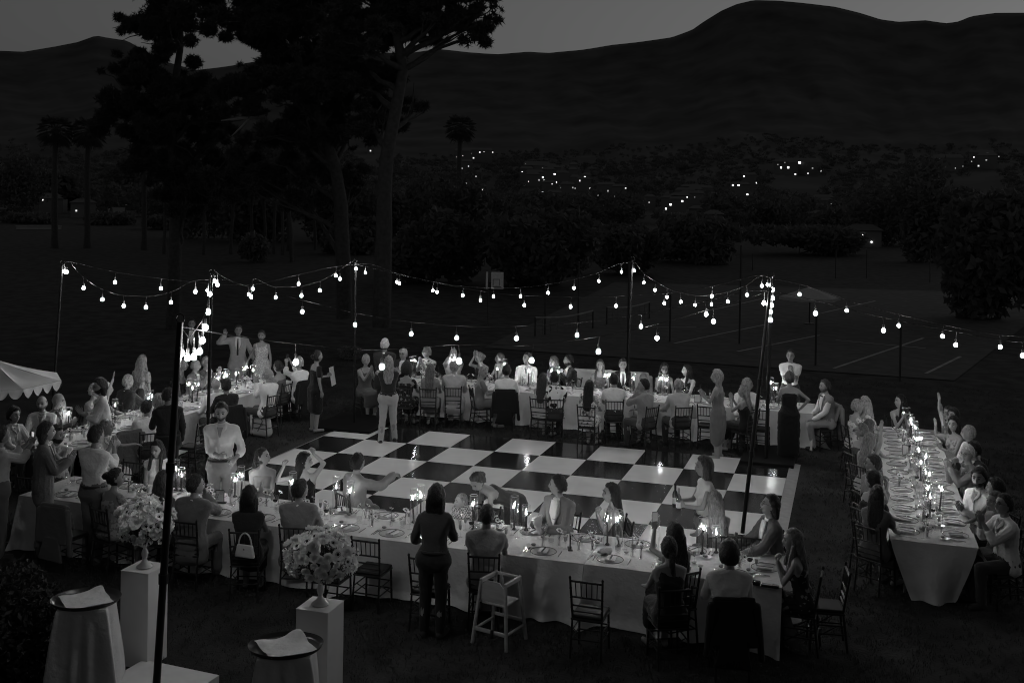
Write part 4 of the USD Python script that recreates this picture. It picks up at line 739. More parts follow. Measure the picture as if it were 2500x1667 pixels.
        fdv = unit(np.array(fd)*np.array([m_, 1, 1])); pnv = np.array(pn, float)*np.array([m_, 1, 1]); pnv = unit(pnv-fdv*(pnv @ fdv)); HFR[s] = (np.cross(pnv, fdv), pnv, fdv, kind)
        body += [H((S, ar+.006), (ELB[s], af)), H((ELB[s], af), (WRI[s]*.65+ELB[s]*.35, af*.86), (WRI[s], aw))]
    KNE, ANK, TOE = {}, {}, {}
    for s, m_ in (('R', 1), ('L', -1)):
        if sit:
            sp = .10+.05*((hash_(label)+m_) % 3)*(0 if fem else 1)*.6
            KNE[s] = np.array([m_*sp, .43*k_, .535]); ANK[s] = np.array([m_*(sp-.01), (.40+.06*((hash_(label)//3) % 3-1))*k_, .085]); TOE[s] = ANK[s]+np.array([m_*.03, .15, -.045])
        else:
            st = legs*.14*m_; KNE[s] = np.array([m_*(.095+.02*abs(legs)), .02+st*.5, .49*k_]); ANK[s] = np.array([m_*(.10+.06*abs(legs)), st-.02, .085]); TOE[s] = ANK[s]+np.array([m_*.035, .15, -.045])
        hj = pel+np.array([m_*.09*k_, 0, -.01]); body += [H((hj, .086*k_), (KNE[s], .058)), H((KNE[s], .058), (KNE[s]*.65+ANK[s]*.35+np.array([0, -.02, 0]), .055), (ANK[s], .04)), H((ANK[s]-np.array([0, .03, .04]), .038), (TOE[s], .030))]
    bm = soft(U(body), .05, itn, .002)
    hm = HEAD[fem].transform(np.column_stack([hr*hs, hf*hs, hu*hs, HC])); bl = [bm, hm]
    for s in 'RL':
        X, Y, Z, kind = HFR[s]; q = (.95 if not fem else .88)*(1 if sc > .8 else sc*1.1); bl.append(HAND[(kind, s)].transform(np.column_stack([X*q, Y*q, Z*q, WRI[s]])))
    bm = U(bl)
    # place ---------------------------------------------------------------------
    h = bv+math.degrees(YAW); Hh = math.radians(h); w = at(*px, HC[2]+z0); Rw = np.array([[math.cos(Hh), -math.sin(Hh)], [math.sin(Hh), math.cos(Hh)]])
    root = unblock(np.array([*(w[:2]-HC[:2] @ Rw), z0]), h, sit)
    t = thing('person', label, cat, root, h, group)
    part(t, 'body', tri(bm), skinm(skin), smooth=50)
    fab = mat or cloth(tone)
    def sleeves(f, i):
        P = []
        for s in 'RL':
            e, w_ = ELB[s], WRI[s]
            P.append(H((SHO[s], ar+.010+i), ((SHO[s]*.45+e*.55) if f == 'short' else e, af+i+(.016 if f == 'short' else .008))))
            if f == 'long': P.append(H((e, af+i+.008), (e*.08+w_*.92, aw+i+.007)))
            if f == 'rolled': P.append(H((e, af+i+.008), (e*.62+w_*.38, af+i+.010)))
        return P
    def collar(i=.012):
        an = np.arange(8)*math.pi/4; c0, c1 = nb+tp(0, .004, .012), nb+tp(0, .022, .055); r0 = (.068 if not fem else .056)+i
        return Manifold.hull_points(np.vstack([[c0+(rt*math.cos(q)+fw*math.sin(q))*r0 for q in an], [c1+(rt*math.cos(q)+fw*math.sin(q))*(r0-.010)+np.array([0, 0, -.02*max(0, math.sin(q))]) for q in an]]))
    def garment(name, P, m_, L=.05, wr_=.010, label_=None):
        tr = smoothed(tri(U(P).refine_to_length(L)), 5); nn = tr.vertex_normals; 
        q = tr.vertices*np.array([11, 11, 17])+hash_(label) % 97
        tr.vertices = tr.vertices+nn*(((meshkit.fbm(q, 3)-.5)*2+(1-2*np.abs(meshkit.fbm(q*np.array([.55, .55, 1.3])+7, 2)-.5)*4)*.5)*wr_*1.1)[:, None]; tr = tri(man(tr).simplify(.0012)) if True else tr
        return part(t, name, tr, m_, smooth=60, label=label_)
    I = .014
    if top in ('shirt', 'rolled', 'tee'):
        garment('shirt', torso(I, True, 0 if bot == 'trousers' and not sit else .02)+sleeves({'shirt': 'long', 'rolled': 'rolled', 'tee': 'short'}[top], I)+[collar()], fab, .045)
        if abs((hv % 360)-180) < 120:
            yb_ = .135+(.04*belly if belly else 0)
            garment('open_neck', [H((tt(.03, .085, .535), .012), (tt(-.03, .085, .535), .012), (tt(0, .118, .42), .012))], skinm(skin), .05, .001)
            for m_ in (-1, 1): garment('collar_flap', [H((tt(m_*.058, .045, .575), .012), (tt(m_*.075, .075, .52), .011), (tt(m_*.030, .125, .475), .008))], fab, .05, .001)
            garment('placket', [H((tt(-.006, .124, .41), .007), (tt(.008, .124, .41), .007), (tt(-.006, yb_, .30), .008), (tt(.008, yb_, .30), .008)), H((tt(0, yb_, .30), .010), (tt(0, wr+.018+.06*belly, .12), .010))], fab, .06, .001)
    elif top in ('jacket', 'vest'):
        garment('shirt', torso(I)+sleeves('long', .010)+[collar()], cloth(under), .06)
        garment('jacket' if top == 'jacket' else 'waistcoat', torso(I+.014, True, .13 if top == 'jacket' else .0)+(sleeves('long', I+.010) if top == 'jacket' else []), fab, .045)
        vp = U([H((tt(.05, .075, .555), .012), (tt(-.05, .075, .555), .012), (tt(0, .125+.03*belly, .24), .014), (tt(.055, .118, .42), .016), (tt(-.055, .118, .42), .016))]); garment('shirt_front', [vp], cloth(under), .05, .002)
        for m_ in (-1, 1): garment('lapel', [H((tt(m_*.075, .06, .56), .012), (tt(m_*.10, .115, .43), .014), (tt(m_*.085, .128, .40), .012), (tt(m_*.012, .145+.03*belly, .22), .010))], fab, .06, .002)
        if tie: garment('tie' if tie == 1 else 'bow_tie', [H((tt(0, .088, .545), .014), (tt(0, .142, .40), .020), (tt(0, .152+.03*belly, .18), .024))] if tie == 1 else [H((tt(-.045, .09, .555), .016), (tt(0, .095, .555), .010)), H((tt(.045, .09, .555), .016), (tt(0, .095, .555), .010))], cloth(.03), .05, .001)
    elif top in ('dress', 'slip', 'oneshoulder', 'blouse', 'floral', 'strapless'):
        P = torso(I, top == 'blouse')
        if top == 'blouse': P.append(collar(.002))
        strap = {'dress': ((.10, .030), (-.10, .030)), 'floral': ((.10, .03), (-.10, .03)), 'slip': ((.085, .007), (-.085, .007)), 'oneshoulder': ((-.12, .035),), 'strapless': (), 'blouse': ()}[top]
        for (xx, wd) in strap:
            for a1, b1 in (((xx*.9, .10, .37), (xx*1.12, .02, .535)), ((xx*1.12, .02, .535), (xx*.9, -.09, .40))): P.append(H((tt(*a1), (wd, .014, .018)), (tt(*b1), (wd, .014, .014))))
        if top == 'oneshoulder': P.append(H((tt(-.12, -.01, .53), (.035, .03, .02)), (tt(-.08, -.07, .40), .05), (tt(.06, -.08, .33), .05)))
        if top == 'floral': P += sleeves('short', I)
        garment('dress' if bot == 'skirt' else 'top', P, fab, .045, .007)
    if bot == 'trousers':
        P = [H((tt(.085, 0, -.01), .143), (tt(-.085, 0, -.01), .143), (tt(.065, .005, .085), wr+.032), (tt(-.065, .005, .085), wr+.032))]
        for s, m_ in (('R', 1), ('L', -1)):
            P += [H((pel+np.array([m_*.09*k_, 0, -.01]), .086*k_+.018), (KNE[s], .075)), H((KNE[s], .075), (ANK[s]+np.array([0, 0, .0]), .062 if not fem else .058))]
        if not sit: P = P
        garment('trousers', P, cloth(bt), .05, .008)
        if not sit and top in ('shirt', 'rolled', 'blouse'):
            an = np.linspace(0, 2*np.pi, 25); part(t, 'belt', tube([tt(math.cos(q)*(.172+.03*belly), math.sin(q)*(.140+.035*belly)+.005, .10) for q in an], .018, 6, False), cloth(.03))
        sh_m = cloth(.04)
        garment('shoe', [H((ANK['R']-np.array([0, .03, .04]), .046), (TOE['R'], .040))], sh_m, .06, .0); garment('shoe', [H((ANK['L']-np.array([0, .03, .04]), .046), (TOE['L'], .040))], sh_m, .06, .0)
    elif bot == 'skirt':
        P = [H((tt(.085, 0, -.01), .135), (tt(-.085, 0, -.01), .135), (tt(.05, 0, .14), wr+.014), (tt(-.05, 0, .14), wr+.014))]
        if sit: P += [H((tt(.09, 0, -.02), .12), (tt(-.09, 0, -.02), .12), (KNE['R'], .085), (KNE['L'], .085)), H((KNE['R'], .085), (KNE['L'], .085), (ANK['R']+np.array([0, 0, .22]), .09), (ANK['L']+np.array([0, 0, .22]), .09))]
        else: P += [H((tt(.09, 0, 0), .135), (tt(-.09, 0, 0), .135), (np.array([.10, 0, hz-.42*k_]), .125), (np.array([-.10, 0, hz-.42*k_]), .125)), H((np.array([.10, 0, hz-.42*k_]), .125), (np.array([-.10, 0, hz-.42*k_]), .125), (np.array([.13, 0, bt if bt > .11 else hz*.42]), .09), (np.array([-.13, 0, bt if bt > .11 else hz*.42]), .09))]
        garment('skirt', P, fab, .05, .014)
    # hair -----------------------------------------------------------------------
    A_h = np.stack([hr, hf, hu])*hs
    def hp_(v): return np.asarray(v) @ A_h+HC
    hm_ = hairm(ht)
    d = ICO3.vertices; X, Y, Z = d.T
    zt = np.interp(Y, [-1, -.45, -.05, .25, .6, 1], [-.62, -.58, -.25, .12, .55, .62]); mask = Z-zt
    vol = {'short': .15, 'crop': .06, 'curly': .34, 'afro': .62, 'balding': .05, 'bald': 0, 'bun': .10, 'updo': .13, 'long': .13, 'longb': .16, 'bob': .24, 'pony': .09, 'wave': .17, 'longcurl': .2}[hair]
    if hair in ('long', 'bob', 'longcurl', 'longb'): mask = Z-np.interp(Y, [-1, -.3, .1, .35, .6, 1], [-.9, -.9, -.75, .0, .55, .66])
    if hair == 'balding': mask = np.minimum(mask, .42-Z-.4*(Y < -.3))
    if hair != 'bald':
        f_ = np.clip(mask/.12, 0, 1); f_ = f_*f_*(3-2*f_)
        r = .90+f_*(.10+vol)+f_*(meshkit.fbm(d*(5 if hair in ('curly', 'afro', 'longcurl', 'wave') else 6.5)+hash_(label) % 31, 3)-.5)*(.22 if hair in ('curly', 'afro', 'wave', 'longcurl') else .30)
        cap = d*np.array([.077, .096, .116])*r[:, None]; cap[:, 1] -= .004
        ms = [trimesh.Trimesh(hp_(cap), ICO3.faces, process=False)]
        if hair in ('bun', 'updo'):
            bp_ = (0, -.115, .03) if hair == 'bun' else (0, -.10, .0); b = tri(U([H((hp_(bp_), .05)), H((hp_(np.array(bp_)+(.02, .0, .02)), .035)), H((hp_(np.array(bp_)+(-.02, .01, .015)), .038))]).refine_to_length(.02)); b.vertices += (meshkit.fbm(b.vertices*45, 3)-.5)[:, None]*.014; ms.append(b)
        cur = []
        dn = np.array([0, 0, -1.]); bk = -unit(hf*np.array([1, 1, 0]))
        def cpt(xo, back, down): return HC+hr*xo+bk*back+dn*down
        if hair in ('long', 'longb', 'longcurl'):
            LL = {'long': .40, 'longb': .46, 'longcurl': .44}[hair]; tb = -tp(0, 1, 0); e0 = .10
            cur = [H((cpt(.035, .045, .02), .075), (cpt(-.035, .045, .02), .075), (cpt(.055, .085, .17), .055), (cpt(-.055, .085, .17), .055)),
                   H((cpt(.055, .085, .17), .055), (cpt(-.055, .085, .17), .055), (cpt(.07, .115, .27), .045), (cpt(-.07, .115, .27), .045)), H((cpt(.07, .115, .27), .045), (cpt(-.07, .115, .27), .045), (cpt(.04, .13+lean*.1, LL), .03), (cpt(-.045, .13+lean*.1, LL), .03))]
            if hair != 'longb': cur += [H((cpt(m_*.068, -.005, .03), .026), (cpt(m_*.085, -.02, .17), .03), (cpt(m_*.095, -.06, .30), .024)) for m_ in (-1, 1)]
        elif hair == 'bob': cur = [H((cpt(.045, .03, .03), .075), (cpt(-.045, .03, .03), .075), (cpt(.065, .045, .15), .055), (cpt(-.065, .045, .15), .055))]
        elif hair == 'wave': cur = [H((cpt(.04, .04, .03), .07), (cpt(-.04, .04, .03), .07), (cpt(.05, .06, .13), .045), (cpt(-.05, .06, .13), .045))]
        elif hair == 'pony': cur = [H((cpt(0, .10, .02), .035), (cpt(0, .12, .12), .04)), H((cpt(0, .12, .12), .04), (cpt(.02, .125, .26), .022))]
        if cur:
            c_ = smoothed(tri(U(cur).refine_to_length(.028)), 4); v = c_.vertices; lo = (v-HC) @ hr; az = np.arctan2(lo, .12-((v-HC) @ bk)*0)
            rg = np.sin(lo*260+4*meshkit.noise(v*np.array([14, 14, 6]), 3))*.5+(meshkit.fbm(v*np.array([38, 38, 7 if hair != 'longcurl' else 22]), 3)-.5)*(1.6 if hair != 'longcurl' else 3.4)
            c_.vertices = v+c_.vertex_normals*(rg*.008)[:, None]; ms.append(c_)
        part(t, 'hair', cat_(*ms), hm_, smooth=70)
    # face ------------------------------------------------------------------------
    fv = abs((hv % 360)-180) < 128 if face is None else face
    if fv:
        for s in (-1, 1):
            part(t, 'eye', trimesh.Trimesh(hp_(ell((s*.031, .082 if not fem else .080, .009), (.013, .007, .0068)).vertices), ell((0, 0, 0), 1).faces, process=False), M('eye_dark', .03, .3, spec=.5))
            part(t, 'eyebrow', trimesh.Trimesh(hp_(tube([(s*.012, .095, .029), (s*.03, .092, .036), (s*.050, .080, .028)], [.004, .0055, .003], 5).vertices), tube([(0, 0, 0), (1, 0, 0), (2, 0, 0)], .1, 5).faces, process=False), hairm(min(ht, .10)))
        part(t, 'mouth', trimesh.Trimesh(hp_(tube([(-.024, .088, -.056), (0, .098, -.059), (.024, .088, -.056)], [.003, .006, .003], 5).vertices), tube([(0, 0, 0), (1, 0, 0), (2, 0, 0)], .1, 5).faces, process=False), skinm(.12))
    if beard:
        mk = np.clip(np.minimum(np.interp(Y, [-.2, 0, .5, 1], [-.2, -.1, -.32, -.40])-Z, Y+.25)/.12, 0, 1); r = .90+mk*.16+mk*(meshkit.fbm(d*9, 2)-.5)*.05
        bd = d*np.array([.076, .097, .118])*r[:, None]; bd[:, 0] *= 1-.24*np.clip(-Z, 0, 1)**1.3; bd[:, 1] += np.where(Y > 0, .010*np.clip(-Z, 0, 1), 0); part(t, 'beard', trimesh.Trimesh(hp_(bd), ICO3.faces, process=False), hairm(ht if beard is True or beard == 1 else beard), smooth=70)
    if glasses:
        fr = [tube(hp_([(s*.031+.022*math.cos(q), .099, .006+.018*math.sin(q)) for q in np.linspace(0, 6.283, 15)]), .0026, 5, False) for s in (-1, 1)]+[tube(hp_([(s*.053, .097, .012), (s*.078, .0, .014)]), .0022, 5) for s in (-1, 1)]+[tube(hp_([(-.009, .102, .01), (.009, .102, .01)]), .0022, 5)]
        part(t, 'glasses', cat_(*fr), M('spectacle_frame', .02, .3))
    if sit and chair:
        f2 = np.array([math.sin(Hh), math.cos(Hh)]); cl = (root[0]+f2[0]*.05, root[1]+f2[1]*.05, z0)
        BSK[label] = cl
        CHAIR.place(cl, h, f'black chair under the {short(label)}', None)
        if drape is not None: jacket_drape(cl, h, drape, drapelab)
    def world(p): q = np.asarray(p, float); return np.array([*(root[:2]+q[:2] @ Rw), z0+q[2]])
    return dict(root=root, h=h, R=world(WRI['R']), L=world(WRI['L']), Rh=world(WRI['R']+HFR['R'][2]*.075+HFR['R'][1]*.03), Lh=world(WRI['L']+HFR['L'][2]*.075+HFR['L'][1]*.03), head=world(HC), sho=world(mid))
def unblock(r, h, sit):
    """Nobody stands or sits inside a table: step back, along the line of sight for the long rows."""
    c, s_ = math.cos(math.radians(h)), math.sin(math.radians(h))
    if not sit and BX0 < r[0] < BX1 and r[1] < -5.2 and h % 360 > 200: r[:2] = CAM[:2]+(r[:2]-CAM[:2])*(-6.88-CAM[1])/(r[1]-CAM[1]); return r
    for (x0, x1, y0, y1, ax) in ((A0, A1, AY0, AY1, 'y'), (BX0, BX1, -6.5, .7, 'x'), (-1.75, 8.06, EY0, EY1, 'y'), (DX0, DX1, -6.7, .5, 'x')):
        g = .20 if sit else .26
        if x0-g < r[0] < x1+g and y0-g < r[1] < y1+g:
            if ax == 'y':
                m_ = (y0+y1)/2; y = y0-g if (r[1] < m_-.22 or (r[1] < m_+.22 and c > 0)) else y1+g; v = r[:2]-CAM[:2]; r[:2] = CAM[:2]+v*(y-CAM[1])/v[1]
            else: r[0] = x0-g if r[0] < (x0+x1)/2 else x1+g
    return r
def hash_(s): 
    v = 7
    for c in s: v = (v*31+ord(c)) % 100003
    return v
def short(l): return ' '.join(l.replace(',', '').split()[:12])
CHAIRW = 'black chair under the '
PP = {}
def N(key, *a, **k): PP[key] = person(*a, **k)
m_floral = pattern('floral_dark', .02, .22, 16, .60); m_floral2 = pattern('floral_light', .55, .12, 18, .56); m_cow = pattern('poppy_shirt', .72, .02, 9, .535); m_gingham = pattern('gingham', .6, .1, 42, .5, 'checker'); m_sparkle = pattern('beaded_dress', .62, .34, 55, .5); m_dots = pattern('muted_print', .30, .16, 22, .55)
# ---- near tables, near side (backs to the camera) and far side
N('man_suit', 'R0', 425, 745, 'stand', 62, 'young man in grey jacket clapping, left of the white-shirted clapper', arms='clap', top='jacket', tone=.13, bt=.12, hair='wave', ht=.03, skin=.3, sc=1.06)
N('man_back', 'R0', 885, 750, 'stand', 22, 'man in white shirt standing with raised clapping hands, back turned', hv=30, arms='claphi', top='rolled', tone=.70, bt=.14, hair='short', ht=.02, sc=1.07)
N('man_edge', 'R0', 10, 800, 'stand', 40, 'cropped man in white shirt filming with a phone at left edge', arms=('phone', 'phone'), top='rolled', tone=.5, bt=.14, ht=.02, skin=.25)
N('w_bun', 'R0', 1062, 1190, 'sit', 35, 'woman with dark bun in light print dress holding a flower', hv=70, arms=('hold', 'table'), top='floral', mat=m_dots, bot='skirt', hair='bun', ht=.02, fem=1)
N('w_brown', 'R0', 1498, 1215, 'sit', 20, 'woman with brown hair down her back beside the foreground pole', arms='table', top='blouse', tone=.08, bot='skirt', hair='longb', ht=.06, fem=1)
N('m_hand', 'R5', 292, 690, 'sit', 15, 'seated man in grey jacket resting a hand on his mouth', hv=55, arms=('face', 'table'), top='jacket', tone=.14, bt=.14, ht=.03)
N('w_bob', 'R5', 785, 800, 'sit', 0, 'woman with dark bob and black top, white handbag on chair', arms='table', top='blouse', tone=.02, bot='skirt', hair='bob', ht=.012, fem=1)
N('m_tan', 'R5', 1252, 735, 'sit', 5, 'seated man in pale jacket, back turned, left of the bouquet', hv=40, arms='table', top='jacket', tone=.20, bt=.14, ht=.02)
N('server', 'R8', 622, 420, 'stand', 12, 'server in dark shirt and trousers holding a wine bottle, back turned', arms=('hold', 'waist'), top='rolled', tone=.05, bot='trousers', bt=.02, hair='bob', ht=.012, fem=1, lean=.12, sc=.98)
N('m_short', 'R8', 1085, 590, 'sit', 5, 'man in pale short sleeved shirt seated right of the server', arms='table', top='tee', tone=.34, bt=.2, hair='crop', ht=.02)
N('w_one', 'Q2', 500, 1085, 'sit', 350, 'woman in one-shoulder black dress with low ponytail, back turned', arms='table', top='oneshoulder', tone=.02, bot='skirt', hair='pony', ht=.03, fem=1)
N('m_white', 'Q2', 1052, 1135, 'sit', 2, 'man in white shirt whose dark jacket hangs behind him', arms='lean', top='shirt', tone=.52, bt=.04, hair='curly', ht=.015, lean=.28, drape=.012, drapelab='dark jacket draped over the chair of the white-shirted man')
N('w_end', 'Q2', 1640, 1010, 'sit', 290, 'long haired woman in dark floral dress with hands clasped at her chin', hv=272, arms='chin', top='strapless', mat=m_floral, bot='skirt', hair='long', ht=.16, fem=1, lean=.22)
N('m_glass', 'Q2', 1430, 745, 'sit', 265, 'man in glasses and grey jacket looking up at table end', hv=270, hp=14, arms='table', top='jacket', tone=.13, bt=.1, hair='wave', ht=.02, glasses=1)
N('w_blonde', 'Q2', 920, 745, 'sit', 350, 'woman with long fair hair seated before the bottle carrier', arms='table', top='slip', tone=.10, bot='skirt', hair='longb', ht=.20, fem=1)
N('w_photo', 'Q2', 560, 735, 'sit', 335, 'woman with long dark curls raising a phone', arms=('lap', 'phoneup'), top='strapless', tone=.03, bot='skirt', hair='longcurl', ht=.012, fem=1)
N('w_bottle', 'Q2', 822, 335, 'stand', 262, 'woman in white sleeveless blouse carrying two bottles', hv=265, arms=('hold', 'hold'), top='blouse', tone=.72, bot='trousers', bt=.10, hair='bob', ht=.08, fem=1)
N('w_chin', 'R8', 2225, 425, 'sit', 262, 'dark long haired woman in profile with hands at her chin', hv=258, arms='chin', top='slip', tone=.03, bot='skirt', hair='longb', ht=.012, fem=1)
N('m_napkin', 'R8', 1735, 350, 'sit', 225, 'man in grey jacket and white shirt turning to look back', hv=282, arms='hold', top='jacket', tone=.17, bt=.15, ht=.02)
N('w_bend', 'R8', 1000, 280, 'stand', 246, 'woman in dark dress bending over beside the small boy', hv=225, hp=-40, arms='reachdown', top='dress', tone=.05, bot='skirt', hair='updo', ht=.06, fem=1, lean=1.15, legs=.3)
N('boy', 'R8', 850, 470, 'sit', 215, 'small fair haired boy in checkered shirt', hv=245, arms='lap', top='tee', mat=m_gingham, bt=.06, hair='crop', ht=.28, sc=.55, skin=.45)
N('m_point', 'R5', 1780, 565, 'sit', 52, 'man in grey suit twisting round and pointing across the floor', hv=35, arms=('point', 'lap'), top='jacket', tone=.24, bt=.2, ht=.015)
N('w_fists', 'R5', 1290, 475, 'sit', 165, 'dark haired woman in black top with both fists raised', hv=92, arms=('fistlow', 'fist'), top='slip', tone=.012, bot='skirt', hair='longb', ht=.012, fem=1, skin=.33)
N('w_clasp', 'R5', 905, 430, 'sit', 170, 'woman in strapless grey dress clasping hands and looking right', hv=105, hp=8, arms='clap', top='strapless', tone=.26, bot='skirt', hair='pony', ht=.03, fem=1, skin=.33)
N('m_stand', 'R4', 527, 1010, 'stand', 178, 'bearded man in white shirt standing and looking down', hv=172, hp=-14, arms=('belly', 'waist'), top='rolled', tone=.76, bt=.22, ht=.025, beard=1, skin=.34, sc=1.14)
N('w_white', 'R0', 1440, 955, 'sit', 172, 'smiling woman in white top with long dark hair', hv=190, hp=-12, arms='lap', top='blouse', tone=.72, bot='skirt', hair='long', ht=.02, fem=1)
N('m_beard2', 'R0', 520, 880, 'sit', 165, 'bearded man clapping behind the grey jacket man', hv=100, arms='claphi', top='rolled', tone=.5, bt=.1, hair='curly', ht=.02, beard=1)
N('w_reach', 'R0', 975, 725, 'sit', 110, 'woman reaching sideways to an empty chair', hv=85, arms=('table', 'side'), top='tee', tone=.5, bot='skirt', hair='pony', ht=.25, fem=1)
# ---- left tables
N('m_bald', 'R0', 440, 510, 'sit', 175, 'balding bearded man in pale shirt under the canopy edge', arms='table', top='shirt', tone=.55, bt=.1, hair='balding', ht=.08, beard=1, belly=.6)
N('w_curl', 'R0', 130, 615, 'sit', 120, 'dark curly haired woman in pale blouse at the left edge', arms='table', top='rolled', tone=.48, hair='curly', ht=.015, fem=1, skin=.28)
N('w_longb', 'R0', 592, 495, 'sit', 165, 'fair long haired woman behind a candle at the left', hv=185, arms='table', top='blouse', tone=.4, bot='skirt', hair='long', ht=.24, fem=1)
N('m_dark', 'R0', 718, 495, 'sit', 95, 'bald bearded man in dark clothes clapping in shadow', hv=85, hp=-10, arms='clap', top='shirt', tone=.05, hair='bald', ht=.2, beard=1, skin=.24)
N('m_big', 'R0', 873, 345, 'stand', 245, 'big bearded man with glasses standing in white shirt clapping', hv=238, hp=-8, arms='clap', top='rolled', tone=.76, bt=.15, hair='wave', ht=.03, beard=1, glasses=1, belly=1.1, sc=1.08)
N('m_old', 'R0', 1000, 400, 'sit', 95, 'elderly man with glasses behind the big bearded man', hv=92, arms='table', top='shirt', tone=.2, hair='short', ht=.3, glasses=1)
N('w_cap', 'R0', 1122, 390, 'sit', 62, 'white haired woman in black top with both arms raised', hv=50, arms=('up', 'table'), top='blouse', tone=.02, bot='skirt', hair='short', ht=.52, fem=1)
N('m_grey2', 'R0', 1360, 320, 'sit', 35, 'grey haired man in black jacket behind the glowing candle', arms='claphi', top='jacket', tone=.02, ht=.34)
N('m_lean', 'R0', 1350, 545, 'sit', 330, 'dark haired man in white shirt leaning on the left table', hv=20, arms='lean', top='shirt', tone=.72, ht=.015, lean=.35)
N('m_beard3', 'R0', 1455, 480, 'sit', 255, 'grey bearded man in white shirt facing left', hv=262, arms=('face', 'table'), top='rolled', tone=.70, hair='crop', ht=.2, beard=1)
N('waiter', 'R0', 1545, 430, 'stand', 325, 'dark dressed waiter carrying a wine bottle by the left table', hv=30, arms=('down', 'hold'), top='shirt', tone=.02, bt=.015, hair='crop', ht=.02, skin=.2, belly=.6)
N('w_fl', 'R4', 55, 515, 'stand', 20, 'woman with long fair hair in print dress left of the foreground pole', arms='down', top='floral', mat=m_dots, bot='skirt', hair='long', ht=.2, fem=1)
N('w_clapl', 'R4', 175, 530, 'sit', 75, 'woman clapping just right of the foreground pole', hv=78, arms='clap', top='dress', mat=m_dots, bot='skirt', hair='pony', ht=.25, fem=1)
N('m_suitl', 'R4', 385, 540, 'sit', 95, 'bald man in grey suit clapping beside the aisle pole', arms='claphi', top='jacket', tone=.15, hair='balding', ht=.3)
N('m_hair', 'R4', 552, 520, 'sit', 105, 'white haired man with glasses clapping in front of the groom', hv=120, arms='claphi', top='jacket', tone=.08, ht=.34, glasses=1)
N('m_baldw', 'R4', 480, 710, 'sit', 325, 'bald man in white shirt seen from behind at the left table', hv=345, arms='lean', top='shirt', tone=.76, hair='bald', skin=.34, lean=.2)
N('m_blk', 'R4', 572, 720, 'sit', 315, 'dark haired man in black beside the bald white-shirted man', hv=340, arms='table', top='jacket', tone=.012, ht=.012, skin=.2, drape=.012, drapelab='black jacket over the chair of the dark haired man')
N('groom', 'R4', 683, 212, 'stand', 168, 'groom in pale suit and dark tie waving', hv=160, arms=('wave', 'held'), top='jacket', tone=.36, bt=.34, ht=.02, tie=1, sc=1.03, legs=.4)
N('bride', 'R4', 897, 262, 'stand', 175, 'bride in pale beaded gown holding the hand of the groom', hv=178, arms=('held', 'down'), top='dress', mat=m_sparkle, bot='skirt', bt=.16, hair='updo', ht=.04, fem=1)
N('m_lean2', 'R4', 962, 622, 'sit', 300, 'bald man with glasses in white shirt clapping at table edge', hv=292, arms='claphi', top='shirt', tone=.76, hair='balding', ht=.35, glasses=1, lean=-.08)
N('w_horn', 'R4', 1048, 545, 'sit', 295, 'dark haired woman in grey dress between two white shirts', arms='claphi', top='dress', tone=.10, bot='skirt', hair='updo', ht=.03, fem=1)
N('m_filming', 'R4', 1238, 510, 'sit', 310, 'white haired man in white shirt filming with raised phone', hv=300, arms=('phoneup', 'phoneup'), top='rolled', tone=.78, ht=.48, drape=.012, drapelab='black coat over the chair of the filming man')
N('w_black', 'R4', 1410, 450, 'stand', 55, 'woman in short black dress holding a sheet of paper', hv=60, arms=('down', 'hold'), top='floral', mat=cloth(.012), bot='skirt', bt=.52, hair='updo', ht=.02, fem=1, sc=.98)
N('m_far', 'R4', 255, 152, 'stand', 165, 'dim man in dark clothes standing far behind the lights', arms='down', top='jacket', tone=.02, bt=.02, ht=.02)
# ---- far tables
N('w_e1', 'R7', 163, 300, 'sit', 148, 'woman in grey sleeveless dress clapping at the far table end', hv=165, arms='claphi', top='dress', tone=.09, bot='skirt', hair='short', ht=.3, fem=1, sc=1.0)
N('m_e2', 'R7', 338, 155, 'stand', 8, 'white haired man in dark suit standing with back turned', arms='belly', top='jacket', tone=.03, bt=.03, ht=.44)
N('w_cam', 'R7', 372, 318, 'stand', 352, 'photographer with wavy fair hair, dark vest and pale trousers', arms='camera', top='blouse', tone=.03, bot='trousers', bt=.42, hair='long', ht=.28, fem=1, sc=1.0, legs=.8)
N('m_e4', 'R7', 505, 240, 'stand', 200, 'elderly man with glasses in dark suit behind the photographer', arms='clap', top='jacket', tone=.03, ht=.36, glasses=1, sc=.94)
N('w_e5', 'R7', 540, 385, 'sit', 12, 'woman with big dark hair in dark floral dress at far table', arms='table', top='floral', mat=m_floral, bot='skirt', hair='afro', ht=.012, fem=1)
N('m_e6', 'R7', 718, 280, 'sit', 205, 'man with glasses in print shirt clapping on the far side', hv=235, arms='claphi', top='tee', mat=m_floral2, ht=.2, glasses=1)
N('w_e7', 'R7', 757, 390, 'sit', 8, 'long brown haired woman with pale shawl on her chair', arms='table', top='tee', tone=.20, bot='skirt', hair='longb', ht=.10, fem=1)
N('m_e8', 'R7', 975, 360, 'sit', 2, 'grey haired man in pale jacket seen from behind', arms='lean', top='jacket', tone=.36, bt=.3, ht=.22, sc=1.05)
N('m_e9', 'R7', 965, 282, 'sit', 180, 'man with raised clapping hands behind two candles', arms='clapup', top='rolled', tone=.42, hair='crop', ht=.2)
N('w_e10', 'R7', 1205, 292, 'sit', 215, 'woman in dark dress with hands raised together', hv=250, hp=-18, arms='clapup', top='dress', tone=.03, bot='skirt', hair='updo', ht=.18, fem=1)
N('w_e11', 'R7', 1243, 405, 'sit', 75, 'woman in grey dress looking down at a phone', hv=130, hp=-22, arms='hold', top='floral', mat=cloth(.14), bot='skirt', hair='pony', ht=.2, fem=1)
